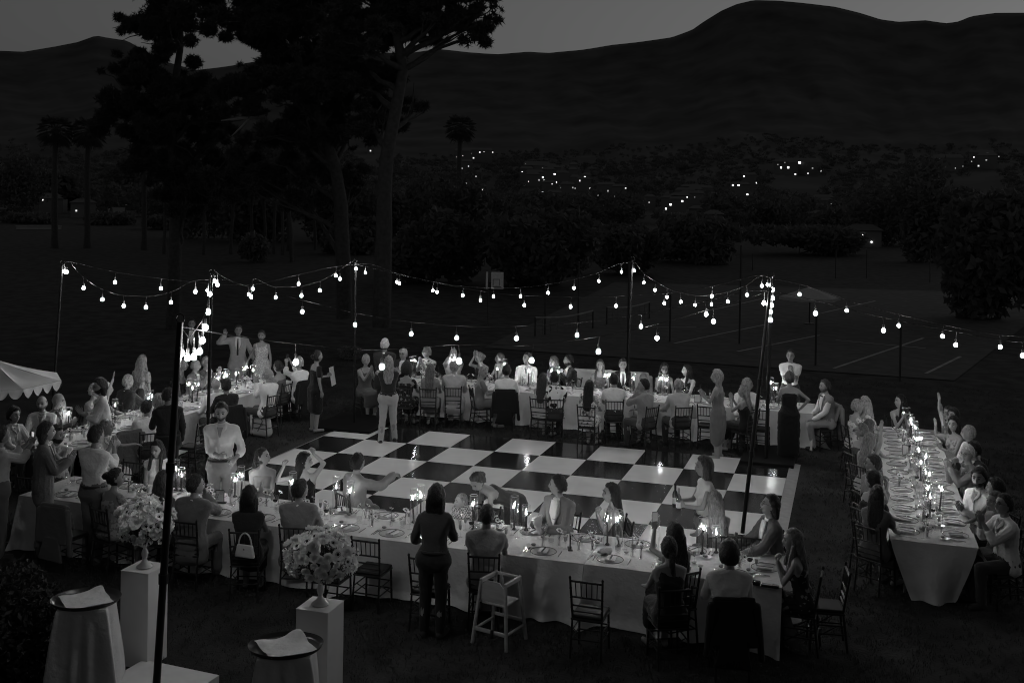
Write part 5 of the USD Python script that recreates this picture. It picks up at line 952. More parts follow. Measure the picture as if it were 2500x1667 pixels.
N('w_e12', 'R7', 1392, 340, 'sit', 225, 'woman in profile behind a candle at the far table', hv=262, arms='table', top='blouse', tone=.25, bot='skirt', hair='pony', ht=.05, fem=1)
N('m_e13', 'R7', 1455, 395, 'sit', 4, 'man in white shirt with a black jacket over his chair', arms='lean', top='shirt', tone=.70, ht=.015, drape=.012, drapelab='black jacket hanging over a chair at the far table')
N('m_e14', 'R7', 1640, 312, 'sit', 185, 'man in open white shirt looking up left', hv=225, hp=12, arms='table', top='rolled', tone=.76, ht=.03, belly=.4)
N('w_e15', 'R7', 1885, 335, 'sit', 215, 'curly haired woman clapping at the far table', hv=240, arms='clap', top='dress', tone=.2, bot='skirt', hair='longcurl', ht=.1, fem=1)
N('m_e16', 'R7', 2022, 305, 'sit', 245, 'bearded man in black jacket with hands at his mouth', hv=258, arms='chin', top='jacket', tone=.012, ht=.015, beard=1, sc=1.06)
N('w_e17', 'R7', 1790, 475, 'sit', 25, 'dark haired woman in pale top at the far table', arms='table', top='slip', tone=.4, bot='skirt', hair='longb', ht=.03, fem=1)
N('m_e18', 'R7', 1895, 460, 'sit', 0, 'man in white shirt printed with large dark poppies', arms='lean', top='tee', mat=m_cow, ht=.015)
N('w_e19', 'R7', 2312, 385, 'sit', 180, 'long haired woman facing the camera before the white sofa', hv=190, arms='table', top='dress', tone=.10, bot='skirt', hair='long', ht=.05, fem=1)
N('w_e20', 'R7', 2215, 540, 'sit', 18, 'woman with very long black hair in print dress', arms='table', top='floral', mat=m_floral2, bot='skirt', hair='longb', ht=.01, fem=1)
N('m_e21', 'Q1', 640, 395, 'sit', 178, 'man in dark suit and tie facing the camera', arms='table', top='jacket', tone=.015, ht=.03, tie=1)
N('m_e22', 'Q1', 560, 480, 'sit', 0, 'dark haired man in white tee seen from behind', arms='table', top='tee', tone=.64, ht=.015, sc=1.02)
N('m_e23', 'Q1', 832, 530, 'sit', 320, 'dark haired person in grey shirt resting head on hand', hv=275, arms=('table', 'face'), top='rolled', tone=.22, ht=.015)
N('w_e24', 'Q1', 832, 450, 'sit', 185, 'fair haired woman facing the camera right of the suited man', hv=200, arms='table', top='dress', tone=.2, bot='skirt', hair='pony', ht=.2, fem=1)
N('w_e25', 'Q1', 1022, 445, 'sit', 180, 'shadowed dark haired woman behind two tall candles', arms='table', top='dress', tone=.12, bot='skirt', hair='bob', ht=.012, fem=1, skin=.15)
N('m_e26', 'Q1', 1150, 525, 'sit', 345, 'grey haired man in pale grey shirt leaning on far table', hv=350, arms='lean', top='shirt', tone=.40, hair='crop', ht=.22, lean=.2)
N('w_e27', 'Q1', 1228, 458, 'sit', 225, 'pale woman with long dark hair in profile', hv=258, arms='table', top='dress', mat=m_floral, bot='skirt', hair='long', ht=.015, fem=1, skin=.5)
N('w_green', 'Q1', 1505, 450, 'stand', 300, 'grey haired woman standing clapping in plain grey dress', hv=285, arms='clap', top='dress', tone=.15, bot='skirt', bt=.35, hair='bob', ht=.28, fem=1)
N('m_e29', 'Q1', 1785, 480, 'sit', 190, 'grey haired man in white shirt with folded arms', hv=120, arms='lean', top='shirt', tone=.72, hair='crop', ht=.25)
N('w_e30', 'Q1', 1752, 585, 'sit', 315, 'fair long haired woman in black dress beside the floor corner pole', hv=285, arms='claphi', top='slip', tone=.012, bot='skirt', hair='longb', ht=.22, fem=1)
N('m_e31', 'Q1', 2180, 310, 'stand', 195, 'man in white shirt standing with hands at his mouth', hv=200, arms='chin', top='tee', tone=.78, ht=.02)
N('w_e32', 'Q1', 2170, 462, 'stand', 5, 'woman in long black slip dress with hand on hip', arms=('hip', 'table'), top='slip', tone=.012, bot='skirt', bt=.15, hair='updo', ht=.06, fem=1)
N('m_vest', 'Q4', 522, 160, 'sit', 262, 'man in waistcoat and bow tie seated at the far right end', hv=262, arms='lap', top='vest', tone=.20, under=.74, bt=.34, ht=.05, beard=.12, tie=2, drape=.24, drapelab='pale jacket draped over the chair of the waistcoat man')
# ---- right tables
N('w_d1', 'Q4', 890, 315, 'sit', 78, 'fair long haired woman in pale floral dress at right table', hv=330, arms='table', top='floral', mat=m_floral2, bot='skirt', hair='long', ht=.3, fem=1)
N('w_d1b', 'Q4', 822, 345, 'sit', 85, 'person in print top half hidden by the fair haired woman', arms='table', top='floral', mat=m_floral2, bot='skirt', hair='short', ht=.25, fem=1, z0=0)
N('w_d2', 'Q4', 930, 535, 'sit', 72, 'brown haired woman on the left side of the right table', hv=75, arms='table', top='dress', tone=.05, bot='skirt', hair='long', ht=.08, fem=1)
N('w_d3', 'Q4', 862, 570, 'sit', 75, 'woman in dark glasses clapping at the right table', hv=300, arms='claphi', top='dress', tone=.05, bot='skirt', hair='pony', ht=.12, fem=1, glasses=1)
N('w_d4', 'Q4', 935, 665, 'sit', 65, 'woman with a hand in her long straight hair', hv=70, arms=('up', 'table'), top='blouse', tone=.4, bot='skirt', hair='longb', ht=.18, fem=1)
N('m_d5', 'Q4', 965, 872, 'sit', 80, 'dark haired man with glasses at the right table looking left', hv=282, arms='chin', top='rolled', tone=.16, ht=.02, glasses=1)
N('w_d6', 'Q4', 960, 1030, 'sit', 70, 'dark curly haired woman in black off-shoulder top', hv=320, arms='table', top='floral', mat=cloth(.012), bot='skirt', hair='curly', ht=.012, fem=1)
N('w_d7', 'Q4', 1035, 1165, 'sit', 48, 'woman with long dark hair nearest on the left side', hv=30, arms='table', top='tee', tone=.12, bot='skirt', mat=cloth(.12), hair='longb', ht=.03, fem=1)
N('w_d8', 'Q4', 1215, 300, 'sit', 180, 'dark haired woman facing the camera at the far end', hv=258, arms='chin', top='slip', tone=.03, bot='skirt', hair='long', ht=.012, fem=1)
N('w_d9', 'Q4', 1600, 405, 'sit', 250, 'woman with hands raised high at the right table', hv=245, arms=('up', 'clapup'), top='dress', tone=.10, bot='skirt', hair='updo', ht=.03, fem=1)
N('w_d10', 'Q4', 1700, 430, 'sit', 250, 'dark haired guest behind the smiling woman at right table', hv=240, arms='clap', top='blouse', tone=.08, bot='skirt', hair='bob', ht=.02, fem=1)
N('w_d11', 'Q4', 1705, 510, 'sit', 255, 'smiling dark haired woman waving at the right table', hv=225, arms=('wave', 'clap'), top='dress', mat=m_dots, bot='skirt', hair='bob', ht=.015, fem=1)
N('m_d12', 'Q4', 1842, 590, 'sit', 268, 'grey haired man in white shirt turned away at right', hv=290, arms='clap', top='shirt', tone=.70, hair='crop', ht=.28)
N('m_d13', 'Q4', 1770, 775, 'sit', 262, 'white haired man with dark glasses clapping at right', hv=235, arms='claphi', top='shirt', tone=.15, ht=.52, glasses=1)
N('m_d14', 'Q4', 1885, 745, 'sit', 258, 'dark haired man in profile clapping at the right table', hv=262, arms='claphi', top='jacket', tone=.02, ht=.015)
N('m_d15', 'Q4', 1910, 1000, 'sit', 250, 'curly bearded man in white shirt clapping toward the camera', hv=222, arms='clap', top='shirt', tone=.70, hair='curly', ht=.02, beard=1)
N('w_d16', 'Q4', 2085, 1095, 'sit', 262, 'dark haired guest in shadow behind the curly bearded man', hv=290, arms='table', top='blouse', tone=.03, bot='skirt', hair='bob', ht=.012, fem=1)
N('w_d17', 'Q4', 2085, 1215, 'sit', 258, 'guest clapping half hidden by the man at the right edge', hv=255, arms='clap', top='blouse', tone=.10, bot='skirt', hair='pony', ht=.1, fem=1)
N('m_d18', 'Q4', 2165, 1245, 'sit', 262, 'dark haired man in white shirt and glasses clapping at right edge', hv=258, hp=6, arms='claphi', top='rolled', tone=.70, ht=.02, glasses=1)
# ---- empty chairs
for (px, h, lab) in (((893, 1318), 0, 'empty black chair left of the server at near table'), ((1432, 1418), 0, 'empty black chair right of the wooden high chair'), ((1035, 1362), 0, 'black chair half hidden behind the server'), ((1190, 1240), 180, 'empty black chair behind the bending woman'), ((1835, 1312), 180, 'empty black chair before the leaning pole'), ((790, 1335), 0, 'empty black chair behind the near bouquet'), ((2020, 1388), 262, 'empty black chair at the right end of the near table'), ((325, 1128), 180, 'empty black chair touched by the reaching woman'), ((68, 1165), 0, 'black chair below the grey jacket man'), ((1725, 992), 0, 'black chair with a dark bag behind the standing grey dress'), ((1855, 1000), 0, 'black chair behind the right poles at the far table'), ((470, 1032), 270, 'empty black chair right of the foreground pole at left table')):
    p = at(*px, .9); CHAIR.place((p[0], p[1]+(.22 if h == 0 else -.22 if h == 180 else 0), 0), h, lab)
jp = at(300, 1055, .9); jacket_drape((jp[0]-.05, jp[1]+.1, 0), 300, .12, 'grey jacket draped over a chair by the left table corner'); CHAIR.place((jp[0]-.05, jp[1]+.1, 0), 300, 'black chair wearing the grey jacket by the left table corner')
j2 = at(165, 1290, .55); jacket_drape((j2[0], j2[1], 0), 5, .10, 'long grey coat draped over the front left chair'); CHAIR.place((j2[0], j2[1], 0), 5, 'black chair wearing the long grey coat at front left')
# ---- things in hands
def bottle_mesh(s=1.): return lathe([(0, 0), (.036*s, 0), (.037*s, .01), (.037*s, .17), (.030*s, .20), (.014*s, .23), (.0135*s, .295), (.015*s, .296), (.015*s, .31), (0, .31)], 14)
m_btl = M('bottle_glass', .02, .12, spec=.6); m_lab = M('paper_label', .6, .7)
def bottle(hand, tilt, label, pale=False):
    t = thing('wine_bottle', label, 'bottle', np.asarray(hand)-np.array([0, 0, .12]), 0)
    part(t, 'glass', moved(bottle_mesh(), rx=tilt), glass('pale_bottle_glass', .6, .6, .05) if pale else m_btl, smooth=40); part(t, 'label', moved(lathe([(.0375, .05), (.0375, .13)], 14), rx=tilt), m_lab, smooth=True); part(t, 'foil', moved(lathe([(.0155, .24), (.0160, .31), (0, .312)], 10), rx=tilt), m_grey if pale else m_btl, smooth=True)
bottle(PP['server']['Lh'], .0, 'dark wine bottle in the hand of the server'); bottle(PP['waiter']['Lh'], .0, 'dark wine bottle hanging from the hand of the waiter')
bottle(PP['w_bottle']['Rh'], -.05, 'dark wine bottle in the farther hand of the woman in white blouse'); bottle(PP['w_bottle']['Lh'], .06, 'clear sparkling bottle with pale label held by the woman in white blouse', True)
def phone(p, h, label, lit=True, flat=False, tilt=0., glow=.5):
    t = thing('phone', label, 'phone', p, h); r = -math.pi/2 if not flat else 0.
    part(t, 'case', moved(tri(rbox((-.037, -.075, -.004), (.037, .075, .004), .004)), rx=math.pi/2+tilt if not flat else 0), M('phone_case', .02, .25), smooth=40)
    if lit: part(t, 'screen', moved(trimesh.creation.box((.066, .138, .0006)), (0, 0, 0) if flat else (0, -.0046*math.cos(tilt), -.0046*math.sin(tilt)), rx=math.pi/2+tilt), emit(f'phone_screen_{int(glow*100)}', glow))
q = PP['w_photo']; phone(q['Lh']+np.array([0, 0, .06]), q['h']+15, 'lit phone held up by the woman with dark curls', glow=.14)
q = PP['man_edge']; phone((q['Lh']+q['Rh'])/2+np.array([0, 0, .03]), q['h'], 'glowing phone held by the cropped man at left edge')
q = PP['m_filming']; phone((q['Lh']+q['Rh'])/2+np.array([0, 0, .05]), q['h'], 'phone held up by the white haired filming man', False)
q = PP['w_e11']; phone((q['Lh']+q['Rh'])/2+np.array([0, 0, .02]), q['h']+180, 'phone in the hands of the woman looking down', False)
p = at(*full('Q2', 720, 1330), ZT); phone((p[0], p[1], ZT+.013), 35, 'black phone lying on the linen beside the white-shirted man', False, True)
q = PP['w_cam']; c = (q['Lh']+q['Rh'])/2; t = thing('photo_camera', 'black camera held up by the photographer in pale trousers', 'camera', c, q['h']); part(t, 'camera_body', rbox((-.07, -.03, -.05), (.07, .03, .05), .012), m_btl, smooth=40); part(t, 'lens', tube([(0, .03, 0), (0, .13, 0)], .036, 14), m_btl)
q = PP['w_black']; t = thing('paper_sheet', 'white paper sheet held by the woman in short black dress', 'paper', q['Lh'], q['h']); v = np.array([[.02, .02, -.27], [.12, .08, -.20], [.02, .05, .18], [-.10, .0, .13], [.01, .06, -.04]]); part(t, 'sheet', (v, np.array([[0, 1, 4], [1, 2, 4], [2, 3, 4], [3, 0, 4]])), m_nap)
q = PP['w_bun']; t = thing('cut_flower', 'white flower held up by the woman with the dark bun', 'flower', q['Rh'], 0); part(t, 'petals', aim(petals(.055, 8, .5, 3, 2), unit([-.2, -.6, .8]), (0, 0, .08)), m_petal, smooth=False); part(t, 'stem', tube([(0, 0, -.06), (0, 0, .08)], .003, 5), m_stem)
q = PP['m_napkin']; m = tri(U([H(((0, 0, 0), .05), ((.03, .02, .12), .02), ((-.06, 0, .08), .02)), H(((0, 0, 0), .04), ((.05, -.05, -.10), .03))]).refine_to_length(.015)); m.vertices += (meshkit.fbm(m.vertices*30, 3)-.5)[:, None]*.03; solo_at('held_napkin', m, m_nap, (q['Rh']+q['Lh'])/2, 0, 'crumpled white napkin held by the man turning back', 'napkin', pname='linen')
# bags
def handbag(loc, h, a, label, w=.22, hh=.13, strap=.16):
    t = thing('handbag', label, 'handbag', loc, h); part(t, 'pouch', soft(U([H(((-w/2, 0, 0), (.03, .035, .02)), ((w/2, 0, 0), (.03, .035, .02)), ((-w*.42, 0, hh), (.02, .022, .015)), ((w*.42, 0, hh), (.02, .022, .015)))]), .04, 2), cloth(a), smooth=True)
    part(t, 'strap', tube([(w*.42*math.cos(k), 0, hh+strap*math.sin(k)) for k in np.linspace(math.pi, 0, 13)], .010, 6), cloth(a)); part(t, 'clasp', ell((0, -.03, hh*.7), (.012, .006, .012)), m_silver)
c = BSK['woman with dark bob and black top, white handbag on chair']; handbag((c[0]+.13, c[1]-.29, .62), 0, .5, 'white handbag hanging on the chair of the dark bob woman')
p = at(*full('R7', 1725, 870), .14); handbag((p[0], p[1], .05), 0, .34, 'pale handbag hanging low behind the print chair at the far table', .26, .18, .30)
p = at(*full('Q1', 1270, 800), .6); handbag((p[0], p[1], .55), 0, .3, 'black and white handbag on an empty far chair', .2, .22, .1)
p = at(*full('Q1', 1560, 815), .5); handbag((p[0], p[1], .42), 0, .3, 'woven pale handbag hanging beside the grey dress', .18, .2, .12)
p = at(*full('R4', 893, 1185), 0.); t = thing('tote_bag', 'bulging pale tote bag on the grass beside the left table', 'bag', p, 10)
part(t, 'sack', soft(U([H(((-.16, 0, .10), (.10, .14, .10)), ((.16, 0, .10), (.10, .14, .10)), ((-.14, 0, .34), (.08, .10, .08)), ((.15, 0, .36), (.07, .10, .07)))]), .05, 4), cloth(.42), smooth=True); part(t, 'strap', tube([(-.10, -.15, .2), (-.14, -.13, .38), (0, -.05, .46), (.14, -.13, .36), (.05, -.17, .15)], .014, 6), cloth(.12))
# ------------------------------------------------------------------ foreground: pedestals, bouquets, tray stands, slab, bush
m_ped = M('painted_plinth', .62, .45, .05, 4, .04, 10)
def pedestal(x, y, label):
    t = thing('pedestal', label, 'pedestal', (x, y, 0)); part(t, 'column', rbox((-.178, -.178, 0), (.178, .178, 1.045), .004), m_ped); part(t, 'top_board', rbox((-.18, -.18, 1.045), (.18, .18, 1.05), .002), m_ped)
P1x, P2x = (1.355, -11.84), (3.69, -12.16)
pedestal(*P1x, 'white square pedestal at left behind the foreground pole'); pedestal(*P2x, 'white square pedestal at centre beside the round tray')
RAN = [petals(.045, 9, .75, 40+s, 4) for s in range(3)]; PEO = [petals(.06, 10, .6, 60+s, 3) for s in range(2)]
def vase_bouquet(x, y, seed, vlab, blab, W):
    z0 = 1.05; t = thing('compote_vase', vlab, 'vase', (x, y, z0))
    part(t, 'foot', lathe([(0, .001), (.088, .001), (.092, .008), (.086, .016), (.078, .018), (.07, .028), (.045, .05), (.03, .075), (.022, .095)], 28), m_china, smooth=40)
    part(t, 'stem', lathe([(.022, .095), (.034, .125), (.038, .155), (.030, .185), (.020, .205), (.024, .22)], 20), m_china, smooth=40)
    part(t, 'bowl', lathe([(.024, .22), (.05, .235), (.085, .26), (.105, .30), (.11, .33), (.104, .33), (.08, .27), (0, .25)], 28), m_china, smooth=40)
    b = thing('bouquet', blab, 'bouquet', (x, y, z0+.30)); rng = np.random.default_rng(seed); n = 0; pos = []
    core = tufts([(0, 0, .16), (-.1, 0, .12), (.1, 0, .12)], [(W*.6, W*.6, .15)]*3, 900, .05, 3, rng); part(b, 'foliage', core, M('bouquet_leaves', .06, .6, trans=.2))
    tries = 0
    while n < 118 and tries < 9000:
        tries += 1; d = rng.normal(size=3); d[2] = d[2]*.8+.15; d /= np.linalg.norm(d)
        if d[2] < -.55: continue
        e = np.array([d[0]*W, d[1]*W*.92, .18+d[2]*.25])*rng.uniform(.78, 1.14); r = rng.choice([.042, .047, .052, .060])
        if any(np.linalg.norm(e-q) < .066 for q in pos): continue
        pos.append(e); k = n % 4; dd = unit(d+rng.normal(size=3)*.25)
        if k == 0:
            f_ = part(b, 'anemone', aim(ANEM[n % 4], dd, e, r/.036), m_petal); part(f_, 'eye', aim(eye_mesh(.036), dd, e+dd*.004, r/.036), m_eye)
        elif k == 3: part(b, 'peony', aim(PEO[n % 2], dd, e-dd*.02, r/.05), m_petal)
        else: part(b, 'ranunculus', aim(RAN[n % 3], dd, e-dd*.015, r/.045), m_petal)
        if rng.uniform() < .25: part(b, 'stem', tube([e*.3, e], .003, 5), m_stem)
        n += 1
vase_bouquet(*P1x, 5, 'milk glass compote vase on the left pedestal', 'big bouquet of white anemones above the left pedestal', .28)
vase_bouquet(*P2x, 6, 'milk glass compote vase on the centre pedestal', 'big bouquet of white ranunculus and anemones above the centre pedestal', .345)
def tray_stand(px, zt, label, seed, h):
    c = at(*px, zt); rng = np.random.default_rng(seed); base = (c[0], c[1], 0); z = zt-.02
    st = thing('tray_stand', f'folding stand hidden under the cloth, {label}', 'stand', base, h)
    for sx in (-1, 1):
        for sy in (-1, 1): part(st, 'leg', tube([(sx*.2, sy*.2, 0), (-sx*.2, sy*.2, z-.03)], .014, 6), m_dark)
    part(st, 'top_bar', tube([(-.2, -.2, z-.03), (-.2, .2, z-.03)], .014, 6), m_dark); part(st, 'top_bar', tube([(.2, -.2, z-.03), (.2, .2, z-.03)], .014, 6), m_dark)
    # cloth: rounded square falling into folds that spread at the hem
    n, m = 200, 22; an = np.linspace(0, 2*np.pi, n, endpoint=False); sq = lambda a: .245/np.maximum(np.abs(np.cos(a)), np.abs(np.sin(a)))**.97
    vs = []; 
    for j in range(m):
        t_ = j/(m-1); f = np.abs(np.cos(an*2+math.pi/2))**5*1.1+np.sin(an*9+2.1*np.sin(an*2+seed))*.35+.7*(meshkit.noise(np.stack([np.cos(an)*3, np.sin(an)*3, 0*an+t_*1.5+seed], -1))-.5)
        r = sq(an)*(1+.20*t_)+f*.085*t_**.8+.012*t_; vs.append(np.stack([r*np.cos(an), r*np.sin(an), np.full(n, z-.004-(z-.008)*t_**1.02)+(np.abs(f)*.015 if t_ > .95 else 0)], -1))
    top = [np.stack([sq(an)*k*np.cos(an), sq(an)*k*np.sin(an), np.full(n, z)], -1) for k in (.02, .5, .97)]; A = np.vstack(top+vs); R_ = len(top)+m
    i, j = np.meshgrid(np.arange(R_-1), np.arange(n), indexing='ij'); q = np.stack([i*n+j, i*n+(j+1) % n, (i+1)*n+(j+1) % n, (i+1)*n+j], -1).reshape(-1, 4)
    cl = thing('tray_cloth', f'white cloth draped to the grass over the stand, {label}', 'cloth', base, h); part(cl, 'linen', trimesh.Trimesh(A, np.vstack([q[:, [0, 2, 1]], q[:, [0, 3, 2]]]), process=False), m_cloth, smooth=True)
    if seed == 3: 
        pv = meshkit.fbm(np.stack([np.linspace(0, 5, 15)]*3, -1), 3); tail = np.array([[.22+.03*k, -.1+.012*k+pv[k]*.05, .02+.03*pv[k]] for k in range(15)]); part(cl, 'puddled_tail', tube(tail, np.linspace(.05, .02, 15), 7), m_cloth, smooth=True)
    tr = thing('serving_tray', f'dark oval serving tray, {label}', 'tray', (c[0], c[1], zt-.018), h)
    prof = [(0, .0), (.86, .0), (.93, .012), (1.0, .040), (1.012, .042), (1.0, .034), (.95, .006), (.9, -.006), (0, -.008)]; tm = lathe(prof, 48); tm.vertices *= np.array([.345, .285, 1.]); part(tr, 'pan', tm, M('tray_black', .02, .3, spec=.5), smooth=40)
    # napkin lying in the tray with lifted corners
    g = np.linspace(-1, 1, 26); Xg, Yg = np.meshgrid(g, g, indexing='ij'); ra = 25*math.pi/180; px_ = (Xg*math.cos(ra)-Yg*math.sin(ra))*.225; py_ = (Xg*math.sin(ra)+Yg*math.cos(ra))*.205
    zz = .012+.03*(meshkit.fbm(np.stack([Xg*1.4, Yg*1.4, 0*Xg+seed], -1), 3)-.4)+.05*np.exp(-((Xg-.9)**2+(Yg-.9)**2)/.25)+.028*np.exp(-((Xg+.8)**2+(Yg-.7)**2)/.2); px_ = px_+.02*(meshkit.noise(np.stack([Yg*2, Xg, 0*Xg+seed], -1))-.5)
    v = np.stack([px_, py_, np.maximum(zz, .006)], -1).reshape(-1, 3); i, j = np.meshgrid(np.arange(25), np.arange(25), indexing='ij'); q = np.stack([i*26+j, (i+1)*26+j, (i+1)*26+j+1, i*26+j+1], -1).reshape(-1, 4)
    np_ = thing('tray_napkin', f'crumpled white napkin in the tray, {label}', 'napkin', (c[0], c[1], zt-.016), h); part(np_, 'linen', (v, q), m_cloth, smooth=True)
tray_stand((210, 1463), 1.0, 'left of the left pedestal', 3, -28); tray_stand((698, 1576), 1.0, 'in front of the centre pedestal', 4, -24)
sl = thing('stone_slab', 'white stone slab lying on the grass beside the foreground pole', 'slab', (0, 0, 0)); a_, b_ = at(415, 1622, .09), at(535, 1647, .09)
dirn = unit(np.array([b_[0]-a_[0], b_[1]-a_[1], 0])); per = np.array([dirn[1], -dirn[0], 0]); a_ = a_-dirn*.35
part(sl, 'top', Manifold.hull_points(np.array([[*(q+o)[:2], z] for q in (a_, b_) for o in (per*0, per*1.2) for z in (.004, .09)])), M('white_stone', .6, .6, .08, 6))
shrub(15, 1700, 330, 300, 'dark leafy bush filling the lower left corner', 0., 5200, .045, 'corner_bush', 'bush', M('corner_leaves', .028, .7, .4, 3, trans=.2))
# ------------------------------------------------------------------ wooden high chair
hc = at(1222, 1500, .3); m_wood = M('pale_wood', .40, .5, .2, 4, .1, 20, stretch=(1, 1, 6)); t = thing('high_chair', 'pale wooden high chair standing empty at the near table', 'high chair', (hc[0], hc[1], 0), 14)
for sx in (-1, 1):
    for sy, yb in ((-1, -.24), (1, .20)): part(t, 'leg', tube([(sx*.235, yb, 0), (sx*.165, yb*.72, .72)], .022, 8), m_wood)
    part(t, 'arm_rail', rbox((sx*.165-.018, -.19, .70), (sx*.165+.018, .17, .75), .01), m_wood); part(t, 'foot_rail', tube([(sx*.21, -.22, .17), (sx*.21, .18, .17)], .016, 8), m_wood)
part(t, 'back_panel', Manifold.hull_points(np.array([[x, y, z] for y in (-.185, -.170) for x, z in ((-.155, .50), (.155, .50), (.155, .68), (.09, .745), (-.09, .745), (-.155, .68))])), m_wood)
part(t, 'seat', rbox((-.16, -.17, .46), (.16, .15, .485), .01), m_wood); part(t, 'front_rail', rbox((-.16, .14, .71), (.16, .165, .745), .01), m_wood); part(t, 'rear_rail', rbox((-.22, -.245, .155), (.22, -.215, .20), .01), m_wood); part(t, 'strap', tube([(.04, -.25, .21), (.045, -.26, .16), (.04, -.25, .12)], .018, 6), m_pad); part(t, 'front_foot_rail', rbox((-.21, .175, .20), (.21, .20, .24), .01), m_wood)
# ------------------------------------------------------------------ table cards
def card(p, h, label, text):
    t = thing('table_sign', label, 'sign', (p[0], p[1], ZT+.008), h); w, hh = .062, .185
    part(t, 'frame', cat_(box((-w, -.006, .012), (-w+.008, .006, hh)), box((w-.008, -.006, .012), (w, .006, hh)), box((-w, -.006, hh-.008), (w, .006, hh))), m_chair); part(t, 'foot', rbox((-w-.004, -.03, 0), (w+.03, .03, .014), .003), m_chair)
    part(t, 'card', box((-w+.008, -.002, .014), (w-.008, .002, hh-.008)), M('card_paper', .62, .8))
    if text:
        tm = meshkit.text_mesh(text, .034, .0012, False); tm.apply_transform(trimesh.transformations.rotation_matrix(-math.pi/2, (0, 0, 1))); tm.apply_transform(trimesh.transformations.rotation_matrix(math.pi/2, (1, 0, 0))); b = tm.bounds; tm.apply_translation((-w+.012-b[0][0], -.0034-b[1][1]+.0012, .132-b[1][2])); part(t, 'lettering', tm, M('ink', .01, .8))
        an = np.linspace(0, 2*np.pi, 21); part(t, 'oval_mark', tube([(.018+.026*math.cos(q), -.0026, .145+.020*math.sin(q)) for q in an], .0013, 4, False), M('ink', .01, .8))
        part(t, 'oval_fill', lathe([(0, 0), (.001, 0)], 6) if False else tube([(.012+.010*math.cos(q), -.0026, .148+.010*math.sin(q)) for q in an], .001, 4, False), M('ink', .01, .8))
card(at(*full('R5', 515, 858), ZT), -17, 'small framed table card lettered sideways on the near table', 'Owl')
card(at(*full('R8', 1848, 905), ZT), 72, 'thin dark table card seen edge-on at the middle of the near table', ''); card(at(*full('Q4', 1262, 800), ZT), 30, 'small framed table card on the right table', ''); card(at(*full('Q1', 1325, 690), ZT), -10, 'small framed table card on the far table', '')
# small things at the right end of the near table
p = at(*full('Q2', 1300, 1425), ZT); t = thing('clutch_purse', 'small beaded black evening bag at the near table corner', 'handbag', (p[0], p[1], ZT+.008), 8); part(t, 'pouch', rbox((-.05, -.035, 0), (.05, .035, .05), .015), M('beaded_black', .015, .15, bump=.6, bscale=400), smooth=40); part(t, 'clasp', ell((0, -.036, .05), (.01, .006, .008)), m_silver)
p = at(*full('Q2', 1430, 1445), ZT); t = thing('gift_box', 'long flat dark box lying along the near table corner', 'box', (p[0], p[1], ZT+.008), 6); part(t, 'box', rbox((-.10, -.03, 0), (.10, .03, .03), .004), M('dark_box', .03, .4)); part(t, 'lid', rbox((.02, -.031, .0305), (.08, .031, .034), .002), m_chair)
p = at(*full('R8', 2180, 955), ZT); m = tri(U([H(((0, 0, .02), (.07, .06, .02)), ((.05, .02, .05), .03), ((-.05, -.01, .04), .03))]).refine_to_length(.02)); m.vertices += (meshkit.fbm(m.vertices*22, 3)-.5)[:, None]*.045; solo_at('used_napkin', m, m_nap, (p[0], p[1], ZT+.012), 0, 'crumpled used napkin on linen right of the high chair', 'napkin', pname='linen')
for k, (r, x, y) in enumerate((('R5', 1580, 965), ('R8', 2120, 945), ('Q2', 110, 1130), ('Q2', 730, 1225), ('Q2', 790, 1260))):
    p = at(*full(r, x, y), ZT); t = thing('salt_dish', f'{ORD[k]} tiny white salt dish from the left on the near tables', 'dish', (p[0], p[1], ZT+.008), 0, 'tiny white dishes on the near tables'); part(t, 'bowl', lathe([(0, 0), (.02, 0), (.035, .02), (.037, .022), (.033, .02), (.018, .006), (0, .006)], 14), m_china, smooth=40)
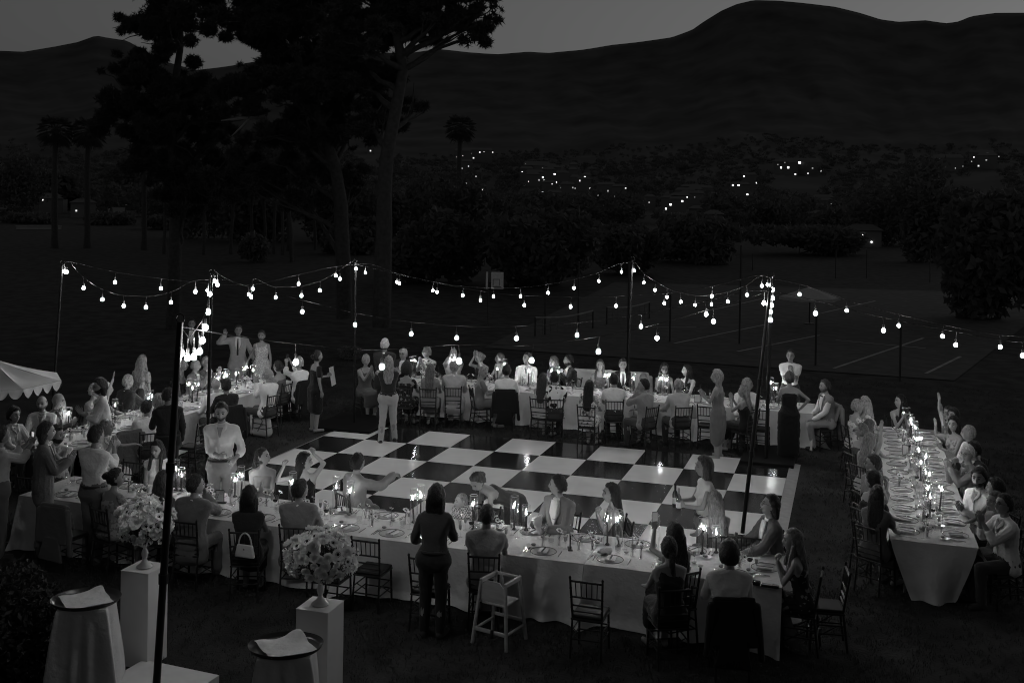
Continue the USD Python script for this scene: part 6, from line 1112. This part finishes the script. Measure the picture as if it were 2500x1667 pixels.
# ------------------------------------------------------------------ left canopy
m_can = M("canopy_canvas", .68, .8, .05, 5, .1, 12); cc = np.array([-4.50, -7.88]); Rc = 1.10; zt, ze = 2.46, 2.10; t = thing('canopy_umbrella', 'white scalloped canopy with dark piping at the left edge', 'umbrella', (*cc, 0))
part(t, 'pole', tube([(0, 0, 0), (0, 0, zt)], .025, 8), m_wood); part(t, 'finial', ell((0, 0, zt+.03), (.03, .03, .05)), m_wood); part(t, 'base', lathe([(0, 0), (.28, 0), (.28, .07), (.04, .1), (0, .1)], 20), m_pole)
an = [math.radians(22.5+45*k) for k in range(8)]; co = [np.array([Rc*math.cos(q), Rc*math.sin(q), ze]) for q in an]; ap = np.array([0, 0, zt])
for k in range(8):
    a_, b_ = co[k], co[(k+1) % 8]; n = 9; s = np.linspace(0, 1, n); rows = []
    for u_ in np.linspace(.02, 1, 8): rows.append(np.array([ap+(a_+(b_-a_)*w_-ap)*u_-np.array([0, 0, .05*math.sin(math.pi*u_)*math.sin(math.pi*w_)+.03*math.sin(math.pi*u_)]) for w_ in s]))
    V = np.vstack(rows); i, j = np.meshgrid(np.arange(7), np.arange(n-1), indexing='ij'); q = np.stack([i*n+j, (i+1)*n+j, (i+1)*n+j+1, i*n+j+1], -1).reshape(-1, 4); part(t, 'canopy_panel', (V, q), m_can, smooth=True); part(t, 'rib', tube([ap-np.array([0, 0, .04]), a_-np.array([0, 0, .03])], .010, 5), m_wood)
    s = np.linspace(0, 1, 49); o = unit(a_+b_)*np.array([1, 1, 0])*.012; top = a_+(b_-a_)*s[:, None]+o+np.array([0, 0, -.002]); dr = .05+.11*np.abs(np.sin(s*math.pi*4))**.6; wav = (o/.012)*(.02*np.sin(s*math.pi*8))[:, None]; bot = top-np.stack([0*s, 0*s, dr], -1)+wav
    V = np.vstack([top, bot]); j = np.arange(48); q = np.stack([j, j+1, 49+j+1, 49+j], -1); part(t, 'valance', (V, q), m_can, smooth=True); part(t, 'piping', tube(bot+o*.3, .007, 5), m_chair)
# ------------------------------------------------------------------ white sofa behind the far tables
p = at(1490, 905, .80); t = thing('lawn_sofa', 'long white lounge sofa with its back to the far tables', 'sofa', (p[0], p[1]+.3, 0), -3); L = .98; m_sofa = M('sofa_linen', .6, .85, bump=.1, bscale=20)
part(t, 'base', rbox((-L, -.38, .12), (L, .42, .40), .04), m_sofa, smooth=40); part(t, 'back', rbox((-L, -.46, .30), (L, -.28, .82), .06), m_sofa, smooth=40)
for k in (-1, 1): part(t, 'arm', rbox((k*L, -.4, .3), (k*(L-.16), .42, .62), .05), m_sofa, smooth=40); part(t, 'seat_cushion', rbox((k*.02, -.26, .40), (k*(L-.18), .42, .52), .05), m_sofa, smooth=40)
for sx in (-1, 1):
    for sy in (-.3, .35): part(t, 'leg', tube([(sx*(L-.1), sy, 0), (sx*(L-.1), sy, .13)], .025, 7), m_wood)
# ------------------------------------------------------------------ lawn blades near the lens, on the lit strips and by the tables
def blades():
    g = UsdGeom.PointInstancer.Define(stage, '/World/lawn_grass'); vs = []; fs = []
    for k in range(9):
        a = RN.uniform(0, 6.28); d = np.array([math.cos(a), math.sin(a), 0]); o = np.array([RN.normal()*.03, RN.normal()*.03, 0]); s = np.array([-d[1], d[0], 0])*.004; hgt = RN.uniform(.02, .05); b = len(vs); vs += [o-s, o+s, o+d*.02+np.array([0, 0, hgt])]; fs.append([b, b+1, b+2])
    usdkit.mesh(stage, '/World/lawn_grass/tuft', (np.array(vs), np.array(fs)), M('grass_blade', .05, .8, .4, 2, trans=.3))
    pts = []
    def zone(n, x0, x1, y0, y1):
        q = np.stack([RN.uniform(x0, x1, n), RN.uniform(y0, y1, n), np.zeros(n)], -1); 
        inside = (q[:, 0] > -2.2) & (q[:, 0] < 8.0) & (q[:, 1] < .1) & (q[:, 1] > -7.7); pts.append(q[~inside])
    zone(26000, -4, 13, -13, 3); zone(9000, -9, 14, 2, 11)
    q = np.vstack(pts).astype(np.float32); n = len(q); g.CreatePositionsAttr(Vt.Vec3fArray.FromNumpy(q)); g.CreateProtoIndicesAttr(Vt.IntArray.FromNumpy(np.zeros(n, np.int32)))
    an = RN.uniform(0, math.pi, n); g.CreateOrientationsAttr(Vt.QuathArray([Gf.Quath(float(math.cos(x)), 0, 0, float(math.sin(x))) for x in an])); g.CreatePrototypesRel().AddTarget('/World/lawn_grass/tuft'); tag(g.GetPrim(), 'short mown grass blades over the lawn', 'grass', kind='stuff')
blades()
